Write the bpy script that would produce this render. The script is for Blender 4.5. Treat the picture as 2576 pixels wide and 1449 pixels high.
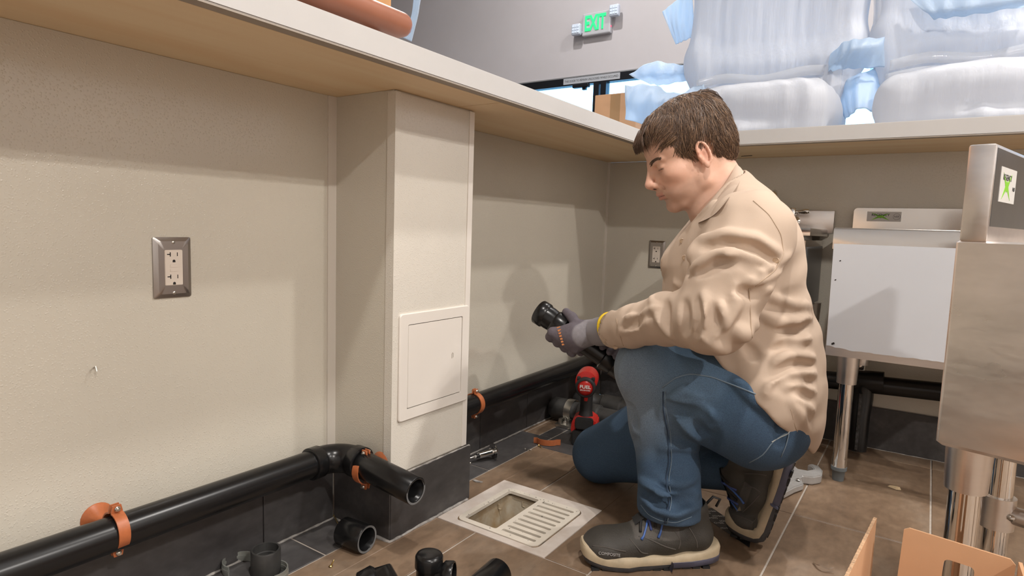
import bpy, bmesh, math, random
import numpy as np
from mathutils import Vector, Matrix
random.seed(7)
rng = np.random.default_rng(11)
scene = bpy.context.scene
COL = scene.collection
for o in list(bpy.data.objects):
    bpy.data.objects.remove(o)

# ------------------------------------------------------------------ camera
FPX = 1555.6
YAW, PITCH, ROLL = math.radians(-34.0446), math.radians(-5.7004), math.radians(1.8853)
CAMPOS = Vector((1.1856, -2.4763, 0.7342))
FW = Vector((math.sin(YAW)*math.cos(PITCH), math.cos(YAW)*math.cos(PITCH), math.sin(PITCH)))
_rt = FW.cross(Vector((0, 0, 1))).normalized()
_up = _rt.cross(FW)
RT = _rt*math.cos(ROLL) + _up*math.sin(ROLL)
UP = -_rt*math.sin(ROLL) + _up*math.cos(ROLL)
cam_data = bpy.data.cameras.new('camera')
cam_data.sensor_width = 36.0
cam_data.lens = FPX/2576*36.0
cam_data.clip_start = 0.02
cam = bpy.data.objects.new('camera', cam_data)
COL.objects.link(cam)
m = Matrix((RT, UP, -FW)).transposed().to_4x4()
m.translation = CAMPOS
cam.matrix_world = m
scene.camera = cam

def ray(px, py):
    return FW + RT*((px-1288)/FPX) - UP*((py-724.5)/FPX)
def at(px, py, ax, v):
    d = ray(px, py); i = 'xyz'.index(ax)
    return CAMPOS + d*((v-CAMPOS[i])/d[i])
def atd(px, py, depth):
    return CAMPOS + ray(px, py)*depth

# ------------------------------------------------------------------ world, exposure
world = bpy.data.worlds.new('daylight'); scene.world = world
world.use_nodes = True
bg = world.node_tree.nodes['Background']
bg.inputs[0].default_value = (0.26, 0.60, 1.0, 1)
bg.inputs[1].default_value = 9.0
scene.view_settings.view_transform = 'Standard'
scene.view_settings.look = 'None'
scene.view_settings.gamma = 1
scene.view_settings.use_curve_mapping = False
scene.view_settings.exposure = -0.60

# ceiling lamps, bar lamps then added fill: position, watts (fixtures are built further down round these)
CEIL = 3.05
LAMPS = [(3.67, -2.95, 150), (1.97, -0.46, 62), (1.31, -2.25, 66),
         (3.9, -0.9, 95), (-1.6, 1.6, 120), (0.6, 1.7, 120), (2.6, 1.7, 120), (-1.6, -1.2, 90)]  # unseen lamps added to brighten the right half, far wall and foam
def lamp_z(x, y): return CEIL if (x > -.1 and y < .5) else 4.6
for lx, ly, lw in LAMPS:
    ld = bpy.data.lights.new('can_bulb', 'AREA')
    ld.shape = 'DISK'; ld.size = 0.13; ld.energy = lw
    ld.color = (1.0, 0.95, 0.90)
    lo = bpy.data.objects.new('can_bulb', ld); COL.objects.link(lo)
    lo.location = (lx, ly, lamp_z(lx, ly)-0.012)

# ------------------------------------------------------------------ materials
MATS = {}
def nodes_of(name):
    mt = bpy.data.materials.new(name); mt.use_nodes = True
    nt = mt.node_tree
    return mt, nt, nt.nodes['Principled BSDF']
def mat(name, col, rough=0.5, metal=0.0, spec=0.5, noise=0.0, nscale=20, bump=0.0, bscale=80,
        stretch=(1, 1, 1), col2=None, coat=0.0, detail=4, trans=0.0, emit=None, estr=0.0, sss=0.0, bdist=0.002, rvar=0.0):
    if name in MATS: return MATS[name]
    mt, nt, b = nodes_of(name)
    N, L = nt.nodes, nt.links
    b.inputs['Roughness'].default_value = rough
    b.inputs['Metallic'].default_value = metal
    b.inputs['Specular IOR Level'].default_value = spec
    b.inputs['Coat Weight'].default_value = coat
    if trans: b.inputs['Transmission Weight'].default_value = trans
    if sss:
        b.inputs['Subsurface Weight'].default_value = sss
        b.inputs['Subsurface Radius'].default_value = (0.012, 0.004, 0.002)
    if emit:
        b.inputs['Emission Color'].default_value = (*emit, 1)
        b.inputs['Emission Strength'].default_value = estr
    tc = N.new('ShaderNodeTexCoord')
    mp = N.new('ShaderNodeMapping'); mp.inputs['Scale'].default_value = stretch
    L.new(tc.outputs['Object'], mp.inputs['Vector'])
    b.inputs['Base Color'].default_value = (*col, 1)
    if noise or col2:
        nz = N.new('ShaderNodeTexNoise'); nz.inputs['Scale'].default_value = nscale
        nz.inputs['Detail'].default_value = detail; nz.inputs['Roughness'].default_value = 0.65
        L.new(mp.outputs[0], nz.inputs['Vector'])
        rp = N.new('ShaderNodeValToRGB')
        c2 = col2 if col2 else tuple(c*(1-noise) for c in col)
        c1 = col if col2 else tuple(min(1, c*(1+noise)) for c in col)
        rp.color_ramp.elements[0].position = 0.32; rp.color_ramp.elements[1].position = 0.68
        rp.color_ramp.elements[0].color = (*c2, 1); rp.color_ramp.elements[1].color = (*c1, 1)
        L.new(nz.outputs['Fac'], rp.inputs[0]); L.new(rp.outputs[0], b.inputs['Base Color'])
        if rvar:
            mr = N.new('ShaderNodeMapRange')
            mr.inputs['To Min'].default_value = max(0, rough-rvar); mr.inputs['To Max'].default_value = min(1, rough+rvar)
            L.new(nz.outputs['Fac'], mr.inputs['Value']); L.new(mr.outputs[0], b.inputs['Roughness'])
    if bump:
        n2 = N.new('ShaderNodeTexNoise'); n2.inputs['Scale'].default_value = bscale; n2.inputs['Detail'].default_value = 3
        L.new(mp.outputs[0], n2.inputs['Vector'])
        bp = N.new('ShaderNodeBump'); bp.inputs['Strength'].default_value = bump; bp.inputs['Distance'].default_value = bdist
        L.new(n2.outputs['Fac'], bp.inputs['Height']); L.new(bp.outputs[0], b.inputs['Normal'])
    MATS[name] = mt
    return mt

def wall_panel_mat(name, col):
    """fibreglass wall panel: pebbled relief, satin gloss"""
    mt, nt, b = nodes_of(name); N, L = nt.nodes, nt.links
    tc = N.new('ShaderNodeTexCoord')
    n0 = N.new('ShaderNodeTexNoise'); n0.inputs['Scale'].default_value = 2.2; n0.inputs['Detail'].default_value = 3
    L.new(tc.outputs['Object'], n0.inputs['Vector'])
    rp = N.new('ShaderNodeValToRGB'); e = rp.color_ramp.elements
    e[0].position = .3; e[1].position = .7
    e[0].color = (*[c*.95 for c in col], 1); e[1].color = (*[c*1.04 for c in col], 1)
    L.new(n0.outputs['Fac'], rp.inputs[0]); L.new(rp.outputs[0], b.inputs['Base Color'])
    b.inputs['Roughness'].default_value = 0.14
    b.inputs['Specular IOR Level'].default_value = 0.5
    v = N.new('ShaderNodeTexVoronoi'); v.inputs['Scale'].default_value = 250; v.feature = 'SMOOTH_F1'
    v.inputs['Smoothness'].default_value = .6
    n1 = N.new('ShaderNodeTexNoise'); n1.inputs['Scale'].default_value = 190; n1.inputs['Detail'].default_value = 2
    L.new(tc.outputs['Object'], v.inputs['Vector']); L.new(tc.outputs['Object'], n1.inputs['Vector'])
    r2 = N.new('ShaderNodeValToRGB'); r2.color_ramp.elements[0].position = .0; r2.color_ramp.elements[1].position = .42
    r2.color_ramp.elements[0].color = (1, 1, 1, 1); r2.color_ramp.elements[1].color = (0, 0, 0, 1)
    L.new(v.outputs['Distance'], r2.inputs[0])
    ml = N.new('ShaderNodeMath'); ml.operation = 'MULTIPLY'
    L.new(r2.outputs[0], ml.inputs[0]); L.new(n1.outputs['Fac'], ml.inputs[1])
    bp = N.new('ShaderNodeBump'); bp.inputs['Strength'].default_value = 0.8; bp.inputs['Distance'].default_value = 0.0009
    L.new(ml.outputs[0], bp.inputs['Height']); L.new(bp.outputs[0], b.inputs['Normal'])
    return mt

M_WALL = wall_panel_mat('wall_panel', (0.58, 0.54, 0.46))
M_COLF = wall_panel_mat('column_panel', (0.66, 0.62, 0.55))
M_STRIP = mat('seam_strip', (0.66, 0.61, 0.54), 0.4)
M_WHITE = mat('white_paint', (0.74, 0.69, 0.63), 0.42, noise=.02, nscale=3)
M_COUNTER = mat('white_laminate', (0.54, 0.525, 0.51), 0.35, noise=.03, nscale=4)
M_LIP = mat('laminate_lip', (0.34, 0.29, 0.24), 0.5)
M_GREYWALL = mat('grey_paint', (0.45, 0.435, 0.46), 0.6, noise=.03, nscale=1.2)
M_SHELL = mat('room_paint', (0.66, 0.63, 0.60), 0.6)
M_CEIL = mat('ceiling_paint', (0.62, 0.60, 0.56), 0.8)
M_ABS = mat('black_abs', (0.007, 0.007, 0.0075), 0.26, spec=.4)
M_ABSD = mat('black_abs_dusty', (0.014, 0.014, 0.0145), 0.5, col2=(0.06, 0.058, 0.055), nscale=9, rvar=.1)
M_ABSEND = mat('abs_cut_end', (0.13, 0.13, 0.13), 0.7)
M_ORANGE = mat('copper_paint', (0.42, 0.125, 0.045), 0.38, noise=.12, nscale=60)
M_ZINC = mat('zinc', (0.62, 0.60, 0.56), 0.3, 1.0)
M_BRASS = mat('brass', (0.72, 0.55, 0.24), 0.3, 1.0)
M_CHROME = mat('chrome', (0.78, 0.77, 0.75), 0.06, 1.0)
M_STEEL = mat('brushed_steel', (0.76, 0.72, 0.69), 0.34, 1.0, noise=.07, nscale=3.2, stretch=(1, 1, 6), bump=.05, bscale=420, rvar=.12, bdist=.0008)
M_STEELS = mat('smooth_steel', (0.62, 0.585, 0.55), 0.13, 1.0, noise=.03, nscale=3, bump=.25, bscale=4, bdist=.004)
M_STEELD = mat('steel_film_dark', (0.20, 0.20, 0.20), 0.3, 0.8, noise=.12, nscale=6)
M_FILM = mat('white_film', (0.64, 0.66, 0.70), 0.28, noise=.03, nscale=2)
M_GREYPL = mat('grey_plastic', (0.14, 0.16, 0.17), 0.5)
M_PLATE = mat('plate_steel', (0.40, 0.375, 0.36), 0.30, 1.0, bump=.06, bscale=500, stretch=(1, 1, 12))
M_OUTLET = mat('outlet_white', (0.70, 0.62, 0.54), 0.35)
M_SLOT = mat('slot_black', (0.012, 0.01, 0.009), 0.6)
M_PORC = mat('porcelain', (0.72, 0.66, 0.57), 0.28, noise=.05, nscale=14)
M_PORCD = mat('porcelain_stained', (0.50, 0.46, 0.37), 0.35, col2=(0.33, 0.20, 0.08), nscale=11, detail=6)
M_MORTAR = mat('mortar', (0.62, 0.55, 0.49), 0.85, col2=(0.42, 0.35, 0.30), nscale=30, bump=.5, bscale=120)
M_GROUT = mat('grout', (0.42, 0.37, 0.32), 0.9, noise=.12, nscale=60)
M_DUST = mat('grout_dust', (0.33, 0.31, 0.29), 0.95, noise=.35, nscale=50, bump=.6, bscale=160)
M_CARD = mat('cardboard', (0.58, 0.335, 0.185), 0.75, noise=.05, nscale=5, bump=.1, bscale=60)
M_CARDE = mat('cardboard_edge', (0.42, 0.27, 0.16), 0.9, noise=.3, nscale=200)
M_RED = mat('red_plastic', (0.48, 0.016, 0.012), 0.34, noise=.1, nscale=30)
M_RUBBER = mat('black_rubber', (0.016, 0.016, 0.017), 0.55)
M_ALU = mat('cast_aluminium', (0.42, 0.41, 0.40), 0.45, 0.35, noise=.06, nscale=40)
M_DARKM = mat('dark_bronze', (0.018, 0.020, 0.026), 0.35, 0.6)
M_WHITEINK = mat('white_ink', (0.8, 0.78, 0.75), 0.5)
M_INK = mat('dark_ink', (0.03, 0.03, 0.03), 0.5)

def tile_mat(name, c1, c2, c3, rough=.42):
    mt, nt, b = nodes_of(name); N, L = nt.nodes, nt.links
    tc = N.new('ShaderNodeTexCoord'); oi = N.new('ShaderNodeObjectInfo')
    ad = N.new('ShaderNodeVectorMath'); ad.operation = 'ADD'
    sc = N.new('ShaderNodeVectorMath'); sc.operation = 'SCALE'; sc.inputs['Scale'].default_value = 37
    cb = N.new('ShaderNodeCombineXYZ')
    L.new(oi.outputs['Random'], cb.inputs[0]); L.new(oi.outputs['Random'], cb.inputs[1])
    L.new(cb.outputs[0], sc.inputs[0]); L.new(tc.outputs['Object'], ad.inputs[0]); L.new(sc.outputs[0], ad.inputs[1])
    n1 = N.new('ShaderNodeTexNoise'); n1.inputs['Scale'].default_value = 5; n1.inputs['Detail'].default_value = 8; n1.inputs['Roughness'].default_value = .7
    n2 = N.new('ShaderNodeTexNoise'); n2.inputs['Scale'].default_value = 60; n2.inputs['Detail'].default_value = 5
    mp = N.new('ShaderNodeMapping'); mp.inputs['Scale'].default_value = (1, .55, 1)
    L.new(ad.outputs[0], mp.inputs[0])
    L.new(mp.outputs[0], n1.inputs['Vector']); L.new(mp.outputs[0], n2.inputs['Vector'])
    rp = N.new('ShaderNodeValToRGB'); e = rp.color_ramp.elements
    e[0].position = .28; e[0].color = (*c2, 1); e[1].position = .52; e[1].color = (*c1, 1)
    x = e.new(.75); x.color = (*c3, 1)
    L.new(n1.outputs['Fac'], rp.inputs[0])
    mx = N.new('ShaderNodeMix'); mx.data_type = 'RGBA'; mx.blend_type = 'OVERLAY'; mx.inputs['Factor'].default_value = .35
    L.new(rp.outputs[0], mx.inputs[6]); L.new(n2.outputs['Fac'], mx.inputs[7]); L.new(mx.outputs[2], b.inputs['Base Color'])
    mr = N.new('ShaderNodeMapRange'); mr.inputs['To Min'].default_value = rough-.12; mr.inputs['To Max'].default_value = rough+.2
    L.new(n1.outputs['Fac'], mr.inputs['Value']); L.new(mr.outputs[0], b.inputs['Roughness'])
    bp = N.new('ShaderNodeBump'); bp.inputs['Strength'].default_value = .12; bp.inputs['Distance'].default_value = .001
    L.new(n2.outputs['Fac'], bp.inputs['Height']); L.new(bp.outputs[0], b.inputs['Normal'])
    MATS[name] = mt
    return mt
M_TILE = tile_mat('brown_tile', (0.215, 0.145, 0.094), (0.135, 0.086, 0.054), (0.27, 0.205, 0.15))
M_SLATE = tile_mat('charcoal_tile', (0.066, 0.062, 0.062), (0.044, 0.041, 0.042), (0.115, 0.108, 0.105), .45)
M_SLATEW = tile_mat('charcoal_base_tile', (0.058, 0.054, 0.054), (0.034, 0.031, 0.032), (0.12, 0.112, 0.108), .42)

def wood_mat(name, c1, c2, axis=1, rough=.55):
    mt, nt, b = nodes_of(name); N, L = nt.nodes, nt.links
    tc = N.new('ShaderNodeTexCoord'); mp = N.new('ShaderNodeMapping')
    s = [14, 14, 14]; s[axis] = 0.9
    mp.inputs['Scale'].default_value = s
    L.new(tc.outputs['Object'], mp.inputs[0])
    n = N.new('ShaderNodeTexNoise'); n.inputs['Scale'].default_value = 1.0; n.inputs['Detail'].default_value = 6; n.inputs['Distortion'].default_value = .6
    L.new(mp.outputs[0], n.inputs['Vector'])
    rp = N.new('ShaderNodeValToRGB'); e = rp.color_ramp.elements
    e[0].position = .32; e[0].color = (*c2, 1); e[1].position = .62; e[1].color = (*c1, 1)
    L.new(n.outputs['Fac'], rp.inputs[0]); L.new(rp.outputs[0], b.inputs['Base Color'])
    b.inputs['Roughness'].default_value = rough
    MATS[name] = mt
    return mt
M_PLYL = wood_mat('plywood_left', (0.88, 0.71, 0.47), (0.82, 0.61, 0.37), 1)
M_PLYR = wood_mat('plywood_right', (0.88, 0.71, 0.47), (0.82, 0.61, 0.37), 0)
M_WOOD = wood_mat('stool_wood', (0.55, 0.30, 0.13), (0.47, 0.235, 0.09), 0, .4)

# ------------------------------------------------------------------ object helpers
def link(name, me, material=None, parent=None, smooth=False):
    o = bpy.data.objects.new(name, me); COL.objects.link(o)
    if material is not None and not me.materials: me.materials.append(material)
    if smooth and len(me.polygons):
        me.polygons.foreach_set('use_smooth', np.ones(len(me.polygons), dtype=bool))
    if parent is not None:
        o.parent = parent
        o.matrix_parent_inverse = parent.matrix_world.inverted()
    return o
def tag(o, label, cat, group=None, kind=None):
    o['label'] = label; o['category'] = cat
    if group: o['group'] = group
    if kind: o['kind'] = kind
    return o
def thing(name, label, cat, loc=(0, 0, 0), group=None, rotz=0.0, kind=None):
    o = bpy.data.objects.new(name, None); COL.objects.link(o)
    o.empty_display_size = .05
    o.matrix_world = Matrix.Translation(Vector(loc)) @ Matrix.Rotation(rotz, 4, 'Z')
    bpy.context.view_layer.update()
    return tag(o, label, cat, group, kind)

class MB:
    """collects polygons and links them as ONE mesh object"""
    def __init__(s): s.v = []; s.f = []; s.mi = []
    def add(s, vs, fs, mi=0):
        n = len(s.v); s.v += [tuple(v) for v in vs]
        s.f += [tuple(i+n for i in f) for f in fs]; s.mi += [mi]*len(fs)
        return s
    def box(s, x0, x1, y0, y1, z0, z1, mi=0, M=None):
        vs = [Vector((x, y, z)) for z in (z0, z1) for y in (y0, y1) for x in (x0, x1)]
        if M is not None: vs = [M @ v for v in vs]
        return s.add(vs, [(0, 2, 3, 1), (4, 5, 7, 6), (0, 1, 5, 4), (2, 6, 7, 3), (0, 4, 6, 2), (1, 3, 7, 5)], mi)
    def bbox(s, x0, x1, y0, y1, z0, z1, b=.003, mi=0, M=None):
        """box with chamfered edges"""
        bm = bmesh.new(); bmesh.ops.create_cube(bm, size=1)
        for v in bm.verts:
            v.co = Vector(((x0+x1)/2+v.co.x*(x1-x0), (y0+y1)/2+v.co.y*(y1-y0), (z0+z1)/2+v.co.z*(z1-z0)))
        bmesh.ops.bevel(bm, geom=list(bm.edges), offset=b, segments=2, affect='EDGES', profile=.5)
        s.bm(bm, mi, M); return s
    def bm(s, bm, mi=0, M=None):
        bm.verts.index_update()
        s.add([(M @ v.co) if M is not None else v.co.copy() for v in bm.verts], [[v.index for v in f.verts] for f in bm.faces], mi)
        bm.free(); return s
    def rings(s, rings, close=True, cap0=True, cap1=True, mi=0):
        n = len(rings[0]); base = len(s.v)
        vs = [p for r in rings for p in r]; fs = []
        for i in range(len(rings)-1):
            for j in range(n if close else n-1):
                k = (j+1) % n
                fs.append((i*n+j, i*n+k, (i+1)*n+k, (i+1)*n+j))
        if cap0: fs.append(tuple(reversed(range(n))))
        if cap1: fs.append(tuple((len(rings)-1)*n+j for j in range(n)))
        return s.add(vs, fs, mi)
    def cyl(s, a, b, r0, r1=None, n=20, cap0=True, cap1=True, mi=0):
        return s.tube([a, b], [r0, r0 if r1 is None else r1], n, cap0, cap1, mi)
    def tube(s, pts, rs, n=12, cap0=True, cap1=True, mi=0):
        pts = [Vector(p) for p in pts]
        if not isinstance(rs, (list, tuple)): rs = [rs]*len(pts)
        t0 = (pts[1]-pts[0]).normalized()
        up = Vector((0, 0, 1)) if abs(t0.z) < .9 else Vector((1, 0, 0))
        u = t0.cross(up).normalized(); rings = []
        for i, p in enumerate(pts):
            t = (pts[min(i+1, len(pts)-1)]-pts[max(i-1, 0)]).normalized()
            u = (u - t*u.dot(t)).normalized(); w = t.cross(u)
            rings.append([p + (u*math.cos(2*math.pi*k/n)+w*math.sin(2*math.pi*k/n))*rs[i] for k in range(n)])
        return s.rings(rings, True, cap0, cap1, mi)
    def lathe(s, a, axis, prof, n=28, mi=0, closed=False):
        """prof = [(r, h)...] turned about axis from a"""
        a = Vector(a); t = Vector(axis).normalized()
        up = Vector((0, 0, 1)) if abs(t.z) < .9 else Vector((1, 0, 0))
        u = t.cross(up).normalized(); w = t.cross(u)
        rings = [[a+t*h+(u*math.cos(2*math.pi*k/n)+w*math.sin(2*math.pi*k/n))*max(r, 1e-5) for k in range(n)] for r, h in prof]
        if closed: rings.append(rings[0])
        return s.rings(rings, True, False, False, mi)
    def prism(s, poly, M, h0, h1, mi=0, b=0):
        """2D polygon extruded between h0 and h1 in frame M"""
        bm = bmesh.new()
        vs = [bm.verts.new((x, y, h0)) for x, y in poly]
        f = bm.faces.new(vs)
        r = bmesh.ops.extrude_face_region(bm, geom=[f])
        for v in r['geom']:
            if isinstance(v, bmesh.types.BMVert): v.co.z = h1
        bmesh.ops.recalc_face_normals(bm, faces=bm.faces)
        if b: bmesh.ops.bevel(bm, geom=[e for e in bm.edges if len(e.link_faces) == 2 and e.calc_face_angle(0) > .6], offset=b, segments=2, affect='EDGES')
        return s.bm(bm, mi, M)
    def build(s, name, mats, parent=None, smooth=False, angle=None):
        me = bpy.data.meshes.new(name); me.from_pydata(s.v, [], s.f); me.validate()
        mats = mats if isinstance(mats, (list, tuple)) else [mats]
        for m_ in mats: me.materials.append(m_)
        if len(mats) > 1: me.polygons.foreach_set('material_index', s.mi[:len(me.polygons)])
        bm = bmesh.new(); bm.from_mesh(me)
        bmesh.ops.recalc_face_normals(bm, faces=bm.faces)
        if angle:
            for e in bm.edges:
                if len(e.link_faces) == 2 and e.calc_face_angle(0) > math.radians(angle): e.smooth = False
        bm.to_mesh(me); bm.free()
        return link(name, me, None, parent, smooth or angle is not None)
def hollow(mb, a, b, ro, ri, n=28, mi=0, mie=None):
    a, b = Vector(a), Vector(b); h = (b-a).length
    c = min(.0015, (ro-ri)/3)
    mb.lathe(a, b-a, [(ri, 0), (ro-c, 0), (ro, c), (ro, h-c), (ro-c, h), (ri+c, h), (ri, h-c), (ri, 0)], n, mi)
    return mb
def frame_m(o, x, y):
    x = Vector(x).normalized(); z = x.cross(Vector(y)).normalized(); y = z.cross(x)
    M = Matrix((x, y, z)).transposed().to_4x4(); M.translation = Vector(o); return M
def text_part(name, s, size, M, material, parent, extrude=.0006, align='CENTER', bold=0.0, xs=1.0):
    cu = bpy.data.curves.new('t', 'FONT'); cu.body = s; cu.size = size; cu.extrude = extrude; cu.align_x = align; cu.align_y = 'CENTER'
    cu.offset = bold; cu.resolution_u = 3
    o = bpy.data.objects.new('t', cu); COL.objects.link(o)
    dg = bpy.context.evaluated_depsgraph_get()
    me = bpy.data.meshes.new_from_object(o.evaluated_get(dg))
    bpy.data.objects.remove(o)
    me.transform(Matrix.Diagonal((xs, 1, 1, 1))); me.transform(M)
    me.materials.clear(); me.materials.append(material)
    return link(name, me, None, parent)
def arc(c, r, a0, a1, n):
    return [(c[0]+r*math.cos(a0+(a1-a0)*i/n), c[1]+r*math.sin(a0+(a1-a0)*i/n)) for i in range(n+1)]
def rrect(x0, x1, y0, y1, r, n=5):
    p = []
    for cx, cy, a in ((x1-r, y1-r, 0), (x0+r, y1-r, 90), (x0+r, y0+r, 180), (x1-r, y0+r, 270)):
        p += arc((cx, cy), r, math.radians(a), math.radians(a+90), n)
    return p
# ================================================================== STRUCTURE
def struct(name, mb, mats, label, cat, **k):
    o = mb.build(name, mats, **k); return tag(o, label, cat, kind='structure')
WT = .13
COLX, COLY0, COLY1 = .195, -1.485, -1.21
DRX0, DRX1, DRY0, DRY1 = .214, .526, -1.338, -1.045      # floor sink
ZU, ZT = 1.021, 1.070
OHX, OHY = .345, -.355
# pony walls
w = struct('wall_left', MB().box(-WT, 0, -4.6, 0, 0, ZU), M_WALL, 'pebbled beige panel half wall under the long counter', 'wall')
w2 = struct('wall_back', MB().box(-WT, 4.9, 0, WT, 0, ZU), M_WALL, 'pebbled beige panel half wall behind the steel sinks', 'wall')
cm = MB(); cm.box(0, COLX-.004, COLY0, COLY1, 0, ZU)
colo = struct('wall_column', cm, M_WALL, 'boxed beige column standing out from the left half wall', 'column')
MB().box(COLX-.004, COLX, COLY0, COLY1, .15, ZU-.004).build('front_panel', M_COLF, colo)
c1 = MB(); c1.prism([(COLX-.022, COLY0-.0002), (COLX-.022, COLY0-.0022), (COLX+.0022, COLY0-.0022), (COLX+.0022, COLY0+.014), (COLX+.0002, COLY0+.014), (COLX+.0002, COLY0-.0002)], Matrix(), .15, ZU-.003)
c1.build('corner_trim', M_COLF, colo)
c2 = MB(); c2.prism([(COLX+.0002, COLY1-.017), (COLX+.0022, COLY1-.017), (COLX+.0022, COLY1+.0022), (COLX-.02, COLY1+.0022), (COLX-.02, COLY1+.0002), (COLX+.0002, COLY1+.0002)], Matrix(), .15, ZU-.003)
c2.build('corner_trim', M_WHITE, colo)
tag(MB().box(0, .0035, COLY0-.024, COLY0, .15, ZU).build('trim_1', M_STRIP), 'pale vertical seam strip where the left wall meets the column', 'trim', kind='structure')
tag(MB().box(0, .004, -.016, 0, .15, ZU).build('trim_2', M_STRIP), 'pale vertical seam strip in the far inner corner', 'trim', kind='structure')

# floor: grout bed with a hole for the floor sink, tiles on top
g = MB(); X0, X1, Y0, Y1 = -.0, 4.9, -4.6, 0
for (a, b, c, d) in ((X0, DRX0, Y0, Y1), (DRX1, X1, Y0, Y1), (DRX0, DRX1, Y0, DRY0), (DRX0, DRX1, DRY1, Y1)):
    g.box(a, b, c, d, -.05, -.0022)
floor = struct('floor', g, M_GROUT, 'brown and charcoal tiled floor with pale grout lines', 'floor')
GAP = .0022
def tile_piece(x0, x1, y0, y1, material):
    x0 += GAP; x1 -= GAP; y0 += GAP; y1 -= GAP
    rects = [(x0, x1, y0, y1)]
    if x0 < DRX1 and x1 > DRX0 and y0 < DRY1 and y1 > DRY0:
        rects = []
        xa, xb = max(x0, DRX0), min(x1, DRX1)
        if x0 < DRX0: rects.append((x0, DRX0, y0, y1))
        if x1 > DRX1: rects.append((DRX1, x1, y0, y1))
        if y0 < DRY0: rects.append((xa, xb, y0, DRY0))
        if y1 > DRY1: rects.append((xa, xb, DRY1, y1))
    # keep clear of the column
    out = []
    for r in rects:
        if r[0] < COLX and r[1] > 0 and r[2] < COLY1 and r[3] > COLY0:
            if r[1] > COLX: out.append((COLX, r[1], max(r[2], COLY0), min(r[3], COLY1)))
            if r[2] < COLY0: out.append((r[0], r[1], r[2], COLY0))
            if r[3] > COLY1: out.append((r[0], r[1], COLY1, r[3]))
        else: out.append(r)
    out = [r for r in out if r[1]-r[0] > .004 and r[3]-r[2] > .004]
    if not out: return
    mb = MB()
    for r in out:
        z = random.uniform(-.0004, .0003) if len(out) == 1 else 0
        a, b, c, d = r; e = .0012
        mb.rings([[(a, c, -.008), (b, c, -.008), (b, d, -.008), (a, d, -.008)],
                  [(a, c, z-.001), (b, c, z-.001), (b, d, z-.001), (a, d, z-.001)],
                  [(a+e, c+e, z), (b-e, c+e, z), (b-e, d-e, z), (a+e, d-e, z)]])
    mb.build('tile', material, floor)
YS = [0, -.108, -.743, -1.335, -1.945, -2.555, -3.165, -3.775, -4.385, -4.6]
XS = [.135, .333, .634, .936, 1.240, 1.545, 1.85, 2.155, 2.46, 2.765, 3.07, 3.375, 3.68, 3.985, 4.29, 4.6, 4.9]
for i in range(len(XS)-1):
    for j in range(len(YS)-1):
        dark = (j == 1 and XS[i] < .3)
        tile_piece(XS[i], XS[i+1], YS[j+1], YS[j], M_SLATE if dark else M_TILE)
for (a, b) in ((-4.6, -3.98), (-3.98, -3.37), (-3.37, -2.76), (-2.76, -2.15), (-2.15, -1.62), (-1.62, -1.01), (-1.01, -.643)):
    tile_piece(.012, .135, a, b, M_SLATE)
tile_piece(.012, .028, -.643, 0, M_TILE); tile_piece(.028, .084, -.643, -.108, M_TILE)
tile_piece(.084, .135, -.643, -.108, M_SLATE); tile_piece(.028, .135, -.108, 0, M_SLATE)
tile_piece(.0965, .135, -.743, -.645, M_SLATE) if False else None

# baseboards of charcoal tile
BBH = .150
def base_run(name, segs, label):
    root = None
    for k, (a, b, along, off, sgn) in enumerate(segs):
        pass
def base_tiles(parent, axis, fixed, t, lo, hi, cuts, zt=BBH):
    cs = [lo]+[c for c in cuts if lo < c < hi]+[hi]
    for a, b in zip(cs[:-1], cs[1:]):
        mb = MB()
        if axis == 'y': mb.bbox(min(fixed, fixed+t), max(fixed, fixed+t), a+.0012, b-.0012, .0005, zt+random.uniform(-.001, .001), .0015)
        else: mb.bbox(a+.0012, b-.0012, min(fixed, fixed+t), max(fixed, fixed+t), .0005, zt+random.uniform(-.001, .001), .0015)
        mb.build('tile', M_SLATEW, parent)
bl = MB(); bl.box(.0, .004, -4.6, COLY0, 0, BBH-.002); bl.box(0, .004, COLY1, 0, 0, BBH-.002)
bl = struct('baseboard_left', bl, M_GROUT, 'charcoal tile baseboard along the left half wall', 'baseboard')
base_tiles(bl, 'y', .002, .010, -4.6, COLY0-.012, [-4.13, -3.52, -2.91, -2.30, -1.69])
base_tiles(bl, 'y', .002, .010, COLY1+.012, -.012, [-1.12, -.897, -.615, -.3])
bc = MB(); bc.box(0, COLX+.001, COLY0-.001, COLY1+.001, 0, BBH-.004)
bc = struct('baseboard_column', bc, M_GROUT, 'charcoal tile baseboard wrapping the boxed column', 'baseboard')
base_tiles(bc, 'y', COLX+.001, .010, COLY0-.010, COLY1+.012, [], .148)
base_tiles(bc, 'x', COLY0-.001, -.010, .012, COLX+.010, [], .148)
base_tiles(bc, 'x', COLY1+.001, .010, .012, COLX+.010, [], .148)
bb = MB(); bb.box(0, 4.9, -.004, 0, 0, BBH-.002)
bb = struct('baseboard_back', bb, M_GROUT, 'charcoal tile baseboard along the back half wall', 'baseboard')
base_tiles(bb, 'x', -.002, -.010, .012, 4.9, [.3, .61+.3, 1.52, 2.13, 2.74, 3.35, 3.96, 4.57], .147)
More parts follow.
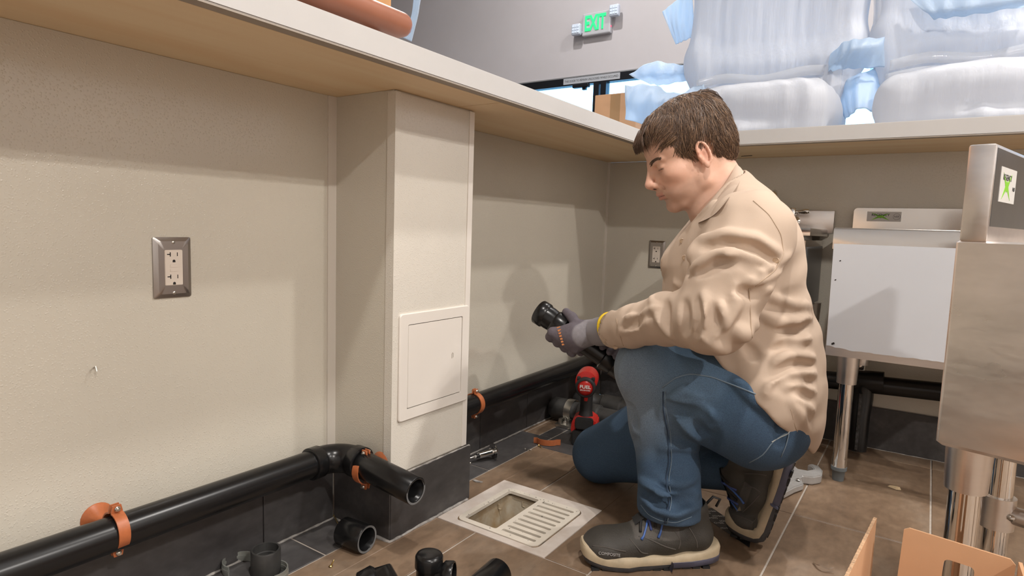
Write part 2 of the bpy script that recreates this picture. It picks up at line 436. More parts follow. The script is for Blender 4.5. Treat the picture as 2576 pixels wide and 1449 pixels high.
# crumbly caulk bead along the baseboard foot
def caulk(pts, parent, r=.0036):
    P = []
    for a, b in zip(pts[:-1], pts[1:]):
        a, b = Vector(a), Vector(b); n = max(2, int((b-a).length/.012))
        P += [a.lerp(b, k/n) for k in range(n)]
    P.append(Vector(pts[-1]))
    P = [p+Vector((random.uniform(-.0012, .0012), random.uniform(-.0012, .0012), 0)) for p in P]
    MB().tube(P, [r*random.uniform(.5, 1.15) for _ in P], 6).build('caulk_bead', M_DUST, parent, True)
caulk([(.0125, -4.5, .0005), (.0125, COLY0-.012, .0005)], bl); caulk([(.0125, COLY1+.012, .0005), (.0125, -.02, .0005)], bl)
caulk([(.015, COLY0-.0125, .0005), (COLX+.0125, COLY0-.0125, .0005), (COLX+.0125, COLY1, .0005)], bc, .0048)
caulk([(COLX+.007, COLY0-.006, .149), (COLX+.007, COLY1+.008, .147)], bc, .003)
caulk([(.02, -.0125, .0005), (4.8, -.0125, .0005)], bb, .002)

# room shell beyond and behind
FY = 3.25
ff = struct('floor_dining', MB().box(-6.5, 4.9, WT, FY+.1, -.05, 0).box(-6.5, -WT, -4.6, WT, -.05, 0), mat('dining_floor', (.22, .17, .13), .5, noise=.1, nscale=3), 'brown floor of the dining room beyond the counter', 'floor')
struct('ceiling', MB().box(-WT, 4.9, -4.6, .5, CEIL+.001, CEIL+.1).box(-WT-.1, -WT, -4.6, .5, CEIL, 4.7).box(-WT, 4.9, .5, .6, CEIL, 4.7).box(-6.5, 4.9, -4.6, FY+.1, 4.6, 4.7), M_CEIL, 'white painted ceiling with recessed lamps', 'ceiling')
struct('wall_behind', MB().box(-6.5, 4.9, -4.7, -4.6, -.05, 4.6), M_SHELL, 'white wall behind the camera', 'wall')
struct('wall_right', MB().box(4.9, 5.0, -4.7, FY+.1, -.05, 4.6), M_SHELL, 'white wall to the right of the bar', 'wall')
struct('wall_dining_left', MB().box(-6.6, -6.5, -4.7, FY+.1, -.05, 4.6), M_GREYWALL, 'grey wall at the far left of the dining room', 'wall')
HZ = 2.275
wf = MB(); wf.box(-6.5, 4.9, FY, FY+.12, HZ, 4.6); wf.box(-6.5, -2.72, FY, FY+.12, 0, HZ); wf.box(4.2, 4.9, FY, FY+.12, 0, HZ)
struct('wall_far', wf, M_GREYWALL, 'mauve grey wall over the storefront glazing', 'wall')
# storefront: dark frame, mullions and panes
sf = thing('window_1', 'dark framed storefront glazing with daylight behind', 'window', (-.5, FY, 0), kind='structure')
MB().box(-2.72, 4.2, FY-.02, FY+.06, HZ-.085, HZ-.008).build('window_header', M_DARKM, sf)
MB().box(-2.72, 4.2, FY-.012, FY+.02, HZ-.008, HZ+.006).build('header_trim', mat('trim_aluminium', (.35, .36, .38), .35, .6), sf)
MB().box(-2.72, 4.2, FY-.02, FY+.06, 0, .1).build('window_sill', M_DARKM, sf)
muls = [-2.69, -1.735, -1.655, -.62, .42, 1.46, 2.5, 3.45, 4.17]
for x in muls: MB().box(x-.03, x+.03, FY-.02, FY+.06, .1, HZ-.085).build('mullion', M_DARKM, sf)
M_GLASS = bpy.data.materials.new('window_glass'); M_GLASS.use_nodes = True
nt = M_GLASS.node_tree; nt.nodes.remove(nt.nodes['Principled BSDF'])
tr = nt.nodes.new('ShaderNodeBsdfTransparent'); tr.inputs[0].default_value = (.93, .96, .97, 1); gl = nt.nodes.new('ShaderNodeBsdfGlossy'); gl.inputs['Roughness'].default_value = .02
fr = nt.nodes.new('ShaderNodeFresnel'); fr.inputs[0].default_value = 1.45; mx = nt.nodes.new('ShaderNodeMixShader')
nt.links.new(fr.outputs[0], mx.inputs[0]); nt.links.new(tr.outputs[0], mx.inputs[1]); nt.links.new(gl.outputs[0], mx.inputs[2])
nt.links.new(mx.outputs[0], nt.nodes['Material Output'].inputs[0])
for a, b in zip(muls[:-1], muls[1:]):
    if b-a > .2: MB().box(a+.03, b-.03, FY+.015, FY+.021, .1, HZ-.085).build('pane', M_GLASS, sf)
struct('ground_outside', MB().box(-14, 14, FY+.12, 16, -.2, -.1), mat('pavement', (.45, .44, .42), .9), 'pale pavement outside the storefront', 'pavement')
# door closer on the far frame, notice strip, exit sign
dc = tag(MB().bbox(-1.98, -1.80, FY-.07, FY-.02, HZ-.125, HZ-.09, .006).box(-1.87, -1.83, FY-.06, FY-.03, HZ-.15, HZ-.12).build('door_closer', M_DARKM), 'dark door closer under the storefront header', 'door closer')
nt_ = thing('door_notice', 'long narrow white notice strip on the dark door header', 'sign', (-1.75, FY-.02, HZ-.05))
NX0, NX1 = at(1418, 196, 'y', FY-.021).x, at(1560, 186, 'y', FY-.021).x
MB().box(NX0, NX1, FY-.0225, FY-.02, HZ-.072, HZ-.012).build('backing', mat('notice', (.36, .38, .42), .5), nt_)
text_part('lettering', 'THIS DOOR TO REMAIN UNLOCKED WHILE OCCUPIED', .030, frame_m(((NX0+NX1)/2, FY-.0228, HZ-.043), (1, 0, 0), (0, 0, 1)), M_INK, nt_, .0003, xs=.80)
ex = thing('exit_sign', 'white exit sign with glowing green letters and two lamp heads', 'exit sign', (-1.78, FY, 2.79))
EC = at(1500, 57, 'y', FY-.05)
mb = MB(); mb.bbox(EC.x-.155, EC.x+.155, FY-.055, FY, EC.z-.115, EC.z+.105, .012)
mb.build('housing', mat('sign_plastic', (.42, .43, .47), .5), ex)
M_GREEN = mat('green_letters', (.02, .5, .15), .5, emit=(.02, 1.0, .30), estr=1.0)
text_part('lettering', 'EXIT', .20, frame_m((EC.x-.01, FY-.057, EC.z-.004), (1, 0, 0), (0, 0, 1)), M_GREEN, ex, .004, bold=.006, xs=.56)
for s in (-1, 1):
    h = MB(); cx, cz = EC.x+s*.205, EC.z+(-.045 if s < 0 else .075)
    h.bbox(cx-.05, cx+.05, FY-.10, FY-.045, cz-.055, cz+.055, .014); h.box(min(cx, EC.x+s*.15), max(cx, EC.x+s*.15), FY-.05, FY-.02, cz-.03, cz-.015)
    ho = h.build('lamp_head', mat('lamp_head', (.5, .56, .68), .35), ex)
    d = MB()
    for a in range(3):
        for b in range(3): d.bbox(cx-.038+a*.027, cx-.016+a*.027, FY-.104, FY-.098, cz-.038+b*.027, cz-.016+b*.027, .002)
    d.build('lens', mat('lamp_lens', (.62, .72, .85), .2), ho)
MB().bbox(EC.x+.152, EC.x+.160, FY-.045, FY-.03, EC.z-.06, EC.z-.045, .002).build('indicator', mat('indicator', (.8, .05, .1), .4, emit=(1, .1, .25), estr=1.2), ex)

# trims for the bar lamps and the added fill lamps
LAMP_LABELS = ['round recessed lamp over the right end of the bar floor', 'round recessed lamp above the steel sinks', 'round recessed lamp above the camera', 'added unseen fill lamp by the right wall', 'added unseen dining fill lamp nearest the exit sign', 'added unseen dining fill lamp in the middle of the storefront', 'added unseen dining fill lamp at the right of the storefront', 'added unseen dining fill lamp beyond the long counter']
for i, (lx, ly, lw) in enumerate(LAMPS):
    cz_ = lamp_z(lx, ly)
    t = tag(MB().lathe((lx, ly, cz_+.001), (0, 0, -1), [(.075, 0), (.095, .0), (.095, .006), (.075, .01), (.072, .0)], 24).build('ceiling_lamp', M_WHITE),
            LAMP_LABELS[i], 'ceiling lamp', 'recessed ceiling lamps')

# ================================================================== COUNTER
ct = thing('bar_counter', 'white laminate L-shaped bar counter with raw plywood underside', 'counter', (0, 0, ZU))
LY = -4.5; RX = 4.9
mb = MB()
mb.prism([(-.40, LY), (OHX-.023, LY), (OHX-.023, OHY+.023), (RX, OHY+.023), (RX, .42), (-.40, .42)], Matrix(), ZU+.018, ZT-.0006)
mb.build('top', M_COUNTER, ct)
mb = MB(); mb.prism([(OHX-.0228, LY), (OHX, LY), (OHX, OHY), (RX, OHY), (RX, OHY+.0228), (OHX-.0228, OHY+.0228)], Matrix(), ZU+.003, ZT, b=.0018)
mb.build('front_edge', M_COUNTER, ct, angle=30)
MB().prism([(OHX-.024, LY), (OHX-.001, LY), (OHX-.001, OHY+.001), (RX, OHY+.001), (RX, OHY+.024), (OHX-.024, OHY+.024)], Matrix(), ZU+.0005, ZU+.003).build('edge_lip', M_LIP, ct)
for a, b in ((LY, -2.62), (-2.617, -1.27), (-1.267, .0)):
    MB().box(-.10, OHX-.025, a, b, ZU+.0005, ZU+.0175).build('plywood_sheet', M_PLYL, ct)
for a, b in ((OHX-.024, 1.9), (1.903, RX)):
    MB().box(a, b, OHY+.025, .12, ZU+.0005, ZU+.0175).build('plywood_sheet', M_PLYR, ct)
MB().tube([at(1865, 393, 'z', ZU), at(1892, 391, 'z', ZU)], .0016, 6).build('knot', M_SLOT, ct)

# ================================================================== WALL FITTINGS
def outlet(o, ux, uy, label, gfci=True):
    """o centre on wall, ux to the right, uy up, normal = ux x uy"""
    t = thing('electrical_outlet', label, 'outlet', o)
    M = frame_m(o, ux, uy)
    r0, r1 = rrect(-.035, .035, -.057, .057, .003, 3), rrect(-.0275, .0275, -.0495, .0495, .006, 3)
    mb = MB()
    hole = rrect(-.0168, .0168, -.0335, .0335, .002, 3)
    mb.rings([[M @ Vector((x, y, 0)) for x, y in r0], [M @ Vector((x, y, .0025)) for x, y in r0], [M @ Vector((x, y, .0072)) for x, y in r1],
              [M @ Vector((x, y, .0072)) for x, y in hole], [M @ Vector((x, y, .001)) for x, y in hole]], True, False, False)
    mb.build('wall_plate', M_PLATE, t, angle=25)
    mb = MB(); mb.prism(rrect(-.0165, .0165, -.0333, .0333, .002, 3), M, .001, .0085, b=.0008)
    rc = mb.build('receptacle', M_OUTLET, t, angle=30)
    for cy in (.0215, -.0205):
        q = MB()
        q.box(-.0075, -.0058, cy-.0005, cy+.0075, .0083, .0088, M=M); q.box(-.0125, -.0058, cy+.0026, cy+.0045, .0083, .0088, M=M)
        q.box(.0058, .0072, cy, cy+.007, .0083, .0088, M=M)
        q.prism(arc((-.0, cy-.009), .0026, 0, math.pi, 8)+[(-.0026, cy-.0115), (.0026, cy-.0115)], M, .0083, .0088)
        q.build('slots', M_SLOT, rc)
    q = MB()
    for x0, x1, y0, y1 in ((-.0075, .0075, .0004, .0062), (-.0075, .0075, -.0072, -.0014)):
        q.prism(rrect(x0, x1, y0, y1, .0006, 2), M, .0083, .0093, b=.0003)
    q.build('button', M_OUTLET, rc)
    for cy in (.0475, -.0475):
        s = MB(); c = M @ Vector((0, cy, .0065)); n = (M.to_3x3() @ Vector((0, 0, 1)))
        s.lathe(c, n, [(.0035, 0), (.0033, .0012), (.0018, .002), (.0001, .0022)], 14)
        s.build('screw', M_ZINC, t, True)
    return t
outlet((.0005, -1.872, .636), (0, 1, 0), (0, 0, 1), 'steel-plated white outlet on the near stretch of the left wall')
o2 = at(1649, 639, 'y', 0)
outlet((o2.x+.006, -.0005, .637), (1, 0, 0), (0, 0, 1), 'steel-plated white outlet on the back wall behind the man')

# access panel on the column
ap = thing('access_panel', 'white square metal access panel on the column front', 'access panel', (COLX, -1.34, .4))
MA = frame_m((COLX, -1.3405, .400), (0, 1, 0), (0, 0, 1))
h = .1265
mb = MB(); ro, ri = rrect(-h, h, -h, h, .008, 4), rrect(-.1, .1, -.1, .1, .003, 4)
R = lambda pts, z: [MA @ Vector((x, y, z)) for x, y in pts]
ro2 = rrect(-h+.002, h-.002, -h+.002, h-.002, .007, 4)
mb.rings([R(ro, 0), R(ro, .004), R(ro2, .0058), R(ri, .0058), R(ri, .0005)], True, False, False)
mb.build('frame', M_WHITE, ap, angle=30)
mb = MB(); mb.prism(rrect(-.0982, .0982, -.0982, .0982, .003, 4), MA, .0005, .0052, b=.0008)
dr = mb.build('door', M_WHITE, ap, angle=30)
mb = MB(); mb.prism(rrect(.060, .0655, -.004, .010, .0025, 4), MA, .0049, .0054, b=0)
mb.build('latch', mat('latch_white', (.6, .56, .5), .4), dr)
mb = MB(); mb.tube([MA @ Vector((.060, y, .0056)) for y in (-.004, .008)]+[MA @ Vector((.0625, .0105, .0056)), MA @ Vector((.0655, .008, .0056)), MA @ Vector((.0655, -.002, .0056))], .0005, 5)
mb.build('latch_outline', M_LIP, dr)
gp = MB()
for k in range(4):
    a, b = [(-.0991, -.0991), (.0991, -.0991), (.0991, .0991), (-.0991, .0991)][k], [(.0991, -.0991), (.0991, .0991), (-.0991, .0991), (-.0991, -.0991)][k]
    gp.tube([MA @ Vector((*a, .0012)), MA @ Vector((*b, .0012))], .0007, 4)
gp.build('door_gap', M_SLOT, ap)

# small screw left in the wall, drilled hole
p = at(236, 925, 'x', 0)
tag(MB().tube([p, p+Vector((.012, -.002, .004)), p+Vector((.016, -.002, -.004))], .0016, 6).build('wall_hook', M_ZINC), 'small bent wire hook sticking out of the left wall', 'hook')

# ================================================================== FLOOR SINK
fs = thing('floor_sink', 'white square floor sink with a half slotted grate', 'floor drain', ((DRX0+DRX1)/2, (DRY0+DRY1)/2, 0))
mb = MB(); cx, cy = (DRX0+DRX1)/2, (DRY0+DRY1)/2
GX0, GX1, GY0, GY1 = .2545, .4895, -1.316, -1.083
mid = (GY0+GY1)/2
outer = [(DRX0, DRY0), (DRX1, DRY0), (DRX1, DRY1), (DRX0, DRY1)]
def sq(h0, h1, g0, g1, r, z, n=5): return [Vector((x, y, z)) for x, y in rrect(h0, h1, g0, g1, r, n)]
rings = [sq(DRX0, DRX1, DRY0, DRY1, .002, -.012), sq(DRX0, DRX1, DRY0, DRY1, .002, .0015), sq(DRX0+.02, DRX1-.02, DRY0+.02, DRY1-.02, .004, .0025),
         sq(GX0-.003, GX1+.003, GY0-.003, GY1+.003, .022, .0012), sq(GX0-.003, GX1+.003, GY0-.003, GY1+.003, .022, -.012)]
mb.rings(rings, True, False, False); mb.build('mortar_flange', mat('white_mortar', (.66, .60, .55), .6, col2=(.56, .48, .42), nscale=16, detail=6, bump=.25, bscale=60), fs, angle=40)
mb = MB()
bw = [sq(GX0-.003, GX1+.003, GY0-.003, GY1+.003, .022, -.011), sq(GX0+.008, GX1-.008, GY0+.008, GY1-.008, .02, -.013), sq(GX0+.010, GX1-.010, GY0+.010, GY1-.010, .02, -.05), sq(GX0+.03, GX1-.03, GY0+.03, GY1-.03, .02, -.13)]
mb.rings(bw, True, False, True); mb.build('bowl', M_PORCD, fs, angle=40)
# grate: closed rim round an open half (far-left) and a slotted half (right)
OX0, OX1 = GX0+.016, GX0+.112
bm = bmesh.new()
def ring_edges(pts, z=0):
    vs = [bm.verts.new((x, y, z)) for x, y in pts]
    return [bm.edges.new((vs[i], vs[(i+1) % len(vs)])) for i in range(len(vs))]
es = ring_edges(rrect(GX0, GX1, GY0, GY1, .02, 5))
es += ring_edges(rrect(OX0, OX1, GY0+.016, GY1-.016, .006, 3))
for k in range(9):
    y = GY0+.024 + k*(GY1-GY0-.048)/8
    es += ring_edges(rrect(OX1+.014, GX1-.014, y-.0048, y+.0048, .0046, 3))
r = bmesh.ops.triangle_fill(bm, use_beauty=True, use_dissolve=False, edges=es)
ex_ = bmesh.ops.extrude_face_region(bm, geom=list(bm.faces))
for v in ex_['geom']:
    if isinstance(v, bmesh.types.BMVert): v.co.z -= .008
bmesh.ops.translate(bm, verts=list(bm.verts), vec=(0, 0, .004))
mb = MB(); mb.bm(bm); mb.build('grate', M_PORC, fs, angle=40)
mb = MB(); mb.tube([(x, y, .0008) for x, y in rrect(GX0-.0015, GX1+.0015, GY0-.0015, GY1+.0015, .021, 5)]+[(GX1+.0015, GY1-.0195, .0008)], .0016, 5)
mb.build('rust_seam', mat('rust_seam', (.33, .22, .13), .9, col2=(.10, .08, .06), nscale=40), fs)
for px, py in ((1255, 1268), (1315, 1262)):
    p = at(px, py, 'z', -.02)
    MB().tube([p, p+Vector((.0, .0, -.012)), p+Vector((.008, 0, -.014))], .0025, 6).build('grate_tab', M_PORCD, fs)
ch = random.Random(3); chips = MB()
for k in range(46):
    x, y = ch.uniform(GX0+.004, GX1-.004), ch.uniform(GY0+.004, GY1-.004)
    e = ch.choice([0, 1, 2, 3])
    if e == 0: x = GX0+.012+ch.uniform(-.004, .004)
    if e == 1: y = GY0+.010+ch.uniform(-.005, .005)
    if e == 2: y = GY1-.010+ch.uniform(-.005, .005)
    if e == 3 and x < OX1+.012: x = OX1+.016
    r_ = ch.uniform(.0006, .0016)
    if OX0-.002 < x < OX1+.002 and GY0+.014 < y < GY1-.014: continue
    chips.prism([(x+r_*ch.uniform(.5, 1.6)*math.cos(a), y+r_*ch.uniform(.5, 1.4)*math.sin(a)) for a in [i*math.pi/3 for i in range(6)]], Matrix(), .0036, .0042)
chips.build('enamel_chips', mat('enamel_chip', (.05, .045, .04), .7), fs)['kind'] = 'stuff'
# ================================================================== IMPLICIT MODELLING (smooth unions meshed with surface nets)
V3 = lambda p: np.array(p, dtype=np.float32)
class SDF:
    def __init__(s, lo, hi, h):
        s.lo = V3(lo); s.h = h
        s.n = np.ceil((V3(hi)-s.lo)/h).astype(int)+1
        s.D = np.full(tuple(s.n), 9.0, np.float32)
    def block(s, lo, hi, pad):
        a = np.clip(np.floor((V3(lo)-pad-s.lo)/s.h).astype(int), 0, s.n-1)
        b = np.clip(np.ceil((V3(hi)+pad-s.lo)/s.h).astype(int)+1, 1, s.n)
        if np.any(b <= a): return None
        sl = tuple(slice(x, y) for x, y in zip(a, b))
        ax = [s.lo[i]+s.h*np.arange(a[i], b[i], dtype=np.float32) for i in range(3)]
        P = np.stack(np.meshgrid(*ax, indexing='ij'), -1)
        return sl, P
    def mix(s, sl, d, k, sub=False):
        a = s.D[sl]
        if sub:   # smooth max(a, -d)
            b = -d
            if k > 0:
                hh = np.maximum(k-np.abs(a-b), 0)/k; s.D[sl] = np.maximum(a, b)+hh*hh*k*.25
            else: s.D[sl] = np.maximum(a, b)
        else:
            if k > 0:
                hh = np.maximum(k-np.abs(a-d), 0)/k; s.D[sl] = np.minimum(a, d)-hh*hh*k*.25
            else: s.D[sl] = np.minimum(a, d)
    def ell(s, c, r, R=None, k=.02, sub=False):
        c, r = V3(c), V3(r); m_ = float(r.max())
        bl = s.block(c-m_, c+m_, k+3*s.h)
        if bl is None: return s
        sl, P = bl; q = P-c
        if R is not None: q = q @ V3(R)          # columns of R = local axes
        k0 = np.linalg.norm(q/r, axis=-1); k1 = np.linalg.norm(q/(r*r), axis=-1)
        d = k0*(k0-1)/np.maximum(k1, 1e-6)
        s.mix(sl, d.astype(np.float32), k, sub); return s
    def box(s, c, hf, R=None, rd=.01, k=.02, sub=False):
        c, hf = V3(c), V3(hf); m_ = float(np.linalg.norm(hf))
        bl = s.block(c-m_, c+m_, k+3*s.h)
        if bl is None: return s
        sl, P = bl; q = P-c
        if R is not None: q = q @ V3(R)
        q = np.abs(q)-(hf-rd)
        d = np.linalg.norm(np.maximum(q, 0), axis=-1)+np.minimum(q.max(-1), 0)-rd
        s.mix(sl, d.astype(np.float32), k, sub); return s
    def cap(s, a, b, ra, rb=None, k=.02, sub=False, lat=None, ls=1.0):
        rb = ra if rb is None else rb
        a, b = V3(a), V3(b); m_ = max(ra, rb)*max(1, ls)
        bl = s.block(np.minimum(a, b)-m_, np.maximum(a, b)+m_, k+3*s.h)
        if bl is None: return s
        sl, P = bl
        ab = b-a; L2 = float(ab @ ab)+1e-12
        q = P-a
        if lat is not None:
            l = V3(lat); l = l/np.linalg.norm(l)
            off = (q @ l)-np.clip((q @ ab)/L2, 0, 1)*float(ab @ l)
            q = q+l*((1/ls-1)*off)[..., None]
        t = np.clip((q @ ab)/L2, 0, 1)
        d = np.linalg.norm(q-t[..., None]*ab, axis=-1)-(ra+(rb-ra)*t)
        s.mix(sl, d.astype(np.float32), k, sub); return s
    def path(s, pts, rs, k=.02, sub=False, lat=None, ls=1.0):
        if not isinstance(rs, (list, tuple, np.ndarray)): rs = [rs]*len(pts)
        for i in range(len(pts)-1): s.cap(pts[i], pts[i+1], rs[i], rs[i+1], k, sub, lat, ls)
        return s
    def noise(s, amp, scale, seed=0, dirn=None):
        """gentle large-scale unevenness from a sum of sines"""
        r = np.random.default_rng(seed)
        ax = [s.lo[i]+s.h*np.arange(s.n[i], dtype=np.float32) for i in range(3)]
        P = np.meshgrid(*ax, indexing='ij')
        t = np.zeros_like(s.D)
        for _ in range(5):
            w_ = r.normal(size=3)*scale; ph = r.uniform(0, 6.28)
            t += np.sin(P[0]*w_[0]+P[1]*w_[1]+P[2]*w_[2]+ph)
        s.D += (t*amp/2.2).astype(np.float32); return s
    def pleats(s, amp, freq, seed=0, wob=1.2):
        """mostly vertical creases"""
        r = np.random.default_rng(seed)
        ax = [s.lo[i]+s.h*np.arange(s.n[i], dtype=np.float32) for i in range(3)]
        X, Y_, Z = np.meshgrid(*ax, indexing='ij'); t = np.zeros_like(s.D)
        for _ in range(3):
            f = freq*r.uniform(.6, 1.5); a, b, c = r.uniform(0, 6, 3); w_ = r.uniform(4, 9)
            t += np.sin(f*(X+.7*Y_)+wob*np.sin(w_*Z+a)+b)*(.5+.5*np.sin(w_*.8*Z+3*X+c))
        s.D += (t*amp/1.6).astype(np.float32); return s
    def val(s, p):
        g = (V3(p)-s.lo)/s.h
        i = np.floor(g).astype(int)
        if np.any(i < 0) or np.any(i >= s.n-1): return 9.0
        f = g-i; c = s.D[i[0]:i[0]+2, i[1]:i[1]+2, i[2]:i[2]+2]
        c = c[0]*(1-f[0])+c[1]*f[0]; c = c[0]*(1-f[1])+c[1]*f[1]
        return float(c[0]*(1-f[2])+c[1]*f[2])
    def hit(s, px, py, d0=.8, d1=2.6):
        """first surface point along the line of sight of a pixel"""
        r = ray(px, py); d = d0; prev = None
        while d < d1:
            v = s.val(CAMPOS+r*d)
            if v < 0:
                a, b = d-.004, d
                for _ in range(8):
                    m_ = (a+b)/2
                    if s.val(CAMPOS+r*m_) < 0: b = m_
                    else: a = m_
                return CAMPOS+r*b
            d += .004
        return None
    def hits(s, pix, **k):
        out = []
        for (x0, y0), (x1, y1) in zip(pix[:-1], pix[1:]):
            n = max(2, int(math.hypot(x1-x0, y1-y0)/10))
            out += [s.hit(x0+(x1-x0)*i/n, y0+(y1-y0)*i/n, **k) for i in range(n)]
        out.append(s.hit(*pix[-1], **k))
        return [p for p in out if p is not None]
    def fold(s, pix, r=.006, k=.010, out=.0, sub=False, taper=True):
        """a ridge (or a crease) lying along the surface under a pixel polyline"""
        P = s.hits(pix)
        if len(P) < 2: return s
        # drop jumps in depth
        Q = [P[0]]
        for p in P[1:]:
            if (p-Q[-1]).length < .06: Q.append(p)
        if len(Q) < 2: return s
        n = len(Q)-1
        rs = [r*(.35+.65*math.sin(math.pi*(i/n))) if taper else r for i in range(n+1)]
        Q = [CAMPOS+(p-CAMPOS)*(1-(out)/((p-CAMPOS).length)) for p in Q]
        return s.path(Q, rs, k, sub)
    def mesh(s, smooth=1):
        D = s.D; n = s.n
        neg = D < 0
        c = np.zeros(tuple(n-1), np.uint8)
        for dx in (0, 1):
            for dy in (0, 1):
                for dz in (0, 1):
                    c += neg[dx:n[0]-1+dx, dy:n[1]-1+dy, dz:n[2]-1+dz]
        act = (c > 0) & (c < 8)
        ci = np.argwhere(act); idx = np.full(tuple(n-1), -1, np.int64); idx[act] = np.arange(len(ci))
        acc = np.zeros((len(ci), 3)); cnt = np.zeros(len(ci))
        cor = [(x, y, z) for x in (0, 1) for y in (0, 1) for z in (0, 1)]
        cv = {q: D[ci[:, 0]+q[0], ci[:, 1]+q[1], ci[:, 2]+q[2]] for q in cor}
        for p in cor:
            for a in range(3):
                if p[a]: continue
                q = list(p); q[a] = 1; q = tuple(q)
                v0, v1 = cv[p], cv[q]; mk = (v0 < 0) != (v1 < 0)
                t = np.where(mk, v0/np.where(np.abs(v0-v1) < 1e-9, 1, v0-v1), 0)
                pos = np.tile(np.array(p, float), (len(ci), 1)); pos[:, a] = t
                acc[mk] += pos[mk]; cnt[mk] += 1
        vt = s.lo+(ci+acc/cnt[:, None])*s.h
        quads = []
        for a in range(3):
            b, d = (a+1) % 3, (a+2) % 3
            s0 = [slice(0, None)]*3; s0[a] = slice(0, n[a]-1); s1 = [slice(0, None)]*3; s1[a] = slice(1, n[a])
            ch_ = neg[tuple(s0)] != neg[tuple(s1)]
            e = np.argwhere(ch_)
            ok = (e[:, b] > 0) & (e[:, d] > 0) & (e[:, b] < n[b]-1) & (e[:, d] < n[d]-1); e = e[ok]
            fl = neg[tuple(s0)][e[:, 0], e[:, 1], e[:, 2]]
            def g(db, dd):
                k_ = e.copy(); k_[:, b] -= db; k_[:, d] -= dd
                return idx[k_[:, 0], k_[:, 1], k_[:, 2]]
            q = np.stack([g(1, 1), g(0, 1), g(0, 0), g(1, 0)], 1)
            q[~fl] = q[~fl][:, ::-1]; quads.append(q)
        F = np.concatenate(quads)
        for _ in range(smooth):
            sm = np.zeros_like(vt); ct_ = np.zeros(len(vt))
            for i in range(4):
                j = (i+1) % 4
                np.add.at(sm, F[:, i], vt[F[:, j]]); np.add.at(ct_, F[:, i], 1)
                np.add.at(sm, F[:, j], vt[F[:, i]]); np.add.at(ct_, F[:, j], 1)
            vt = vt*.5+.5*sm/np.maximum(ct_, 1)[:, None]
        return vt, F
def mesh_from(name, vt, F, material, parent=None, smooth=True):
    me = bpy.data.meshes.new(name)
    me.vertices.add(len(vt)); me.vertices.foreach_set('co', np.asarray(vt, np.float32).ravel())
    me.loops.add(len(F)*4); me.loops.foreach_set('vertex_index', np.asarray(F, np.int32).ravel())
    me.polygons.add(len(F)); me.polygons.foreach_set('loop_start', np.arange(0, len(F)*4, 4, dtype=np.int32))
    me.update(calc_edges=True); me.validate()
    return link(name, me, material, parent, smooth)
def set_cols(o, cols, name='tint'):
    a = o.data.color_attributes.new(name, 'FLOAT_COLOR', 'POINT')
    c = np.ones((len(o.data.vertices), 4), np.float32); c[:, :cols.shape[1]] = cols
    a.data.foreach_set('color', c.ravel())
# ================================================================== PLUMBING
PR = .0302; PZ = .192; PX = .072
def hanger(parent, c, axis, wall, name='pipe_hanger', lug=(0, 0, 1)):
    """painted split-ring clamp round a pipe with a bell flange on the wall"""
    c, ax, wl = Vector(c), Vector(axis).normalized(), Vector(wall)
    lug = Vector(lug); t = thing(name, parent[0], 'pipe clamp', c, 'copper coloured pipe hangers')
    rad = (wl-c); dist = rad.length; rn = rad.normalized()
    side = ax.cross(rn).normalized()
    if side.z < 0: side = -side
    r = PR+.0005
    def band(sgn):
        mb = MB(); prof = []
        # half ring in plane (rn, side)
        rings = []
        n = 16
        seq = [(r+.0135, side, sgn*.0045), (r+.004, side, sgn*.0045)]
        pts = [(side*(r+.0145)+rn*(sgn*.0042)), (side*(r+.004)+rn*(sgn*.0042))]
        for i in range(n+1):
            a = math.radians(82)-(math.radians(164))*i/n
            pts.append((side*math.sin(a)+rn*(sgn*math.cos(a)))*(r+.0012))
        pts += [(-side*(r+.004)+rn*(sgn*.0042)), (-side*(r+.0145)+rn*(sgn*.0042))]
        th = .0013; wd = .009
        for i, p in enumerate(pts):
            tg = (pts[min(i+1, len(pts)-1)]-pts[max(i-1, 0)]).normalized(); nn = ax.cross(tg).normalized()
            w_ = wd*(.75 if i in (0, len(pts)-1) else 1)
            rings.append([c+p+nn*th+ax*w_, c+p-nn*th+ax*w_, c+p-nn*th-ax*w_, c+p+nn*th-ax*w_])
        mb.rings(rings, True, True, True)
        return mb.build('clamp_half', M_ORANGE, t, angle=40)
    band(1); band(-1)
    for s in (1, -1):
        b = MB(); p0 = c+side*s*(r+.0085)
        b.cyl(p0-rn*.013, p0+rn*.013, .0022, n=8)
        b.lathe(p0-rn*.0065, -rn, [(.0045, 0), (.0048, .0015), (.0035, .0032), (.0001, .0036)], 12)
        b.lathe(p0+rn*.0065, rn, [(.0001, 0), (.0048, 0), (.0048, .003), (.0001, .003)], 6)
        b.build('bolt', M_ZINC, t, angle=40)
    fl = MB(); fl.lathe(c+rn*(r+.001), rn, [(.0075, 0), (.0075, .006), (.010, max(.008, dist-r-.014)), (.026, dist-r-.003), (.027, dist-r-.001)], 24)
    fl.build('wall_flange', M_ORANGE, t, True)
    return t
def elbow(mb, c, d_in, d_out, R=.056, r=.0330, hub=.024, rh=.0362):
    """long sweep elbow: arrives along d_in at c, leaves along d_out"""
    c, a, b = Vector(c), Vector(d_in).normalized(), Vector(d_out).normalized()
    pts = []; n = 12
    for i in range(n+1):
        th = math.pi/2*i/n
        pts.append(c-a*R+b*R - b*R*math.cos(th) + a*R*math.sin(th))
    mb.tube(pts, r, 24, False, False)
    for p, d in ((pts[0], -a), (pts[-1], b)):
        mb.lathe(p-d*.004, d, [(r*.98, 0), (rh, .004), (rh, hub+.004), (rh-.003, hub+.0055), (PR*.99, hub+.0055)], 28)
    return pts[0]-a*hub, pts[-1]+b*hub
STY = COLY0-.0475
near = thing('drain_pipe', 'long black drain pipe on the near left wall ending in an open elbow stub', 'pipe', (PX, -2.2, PZ))
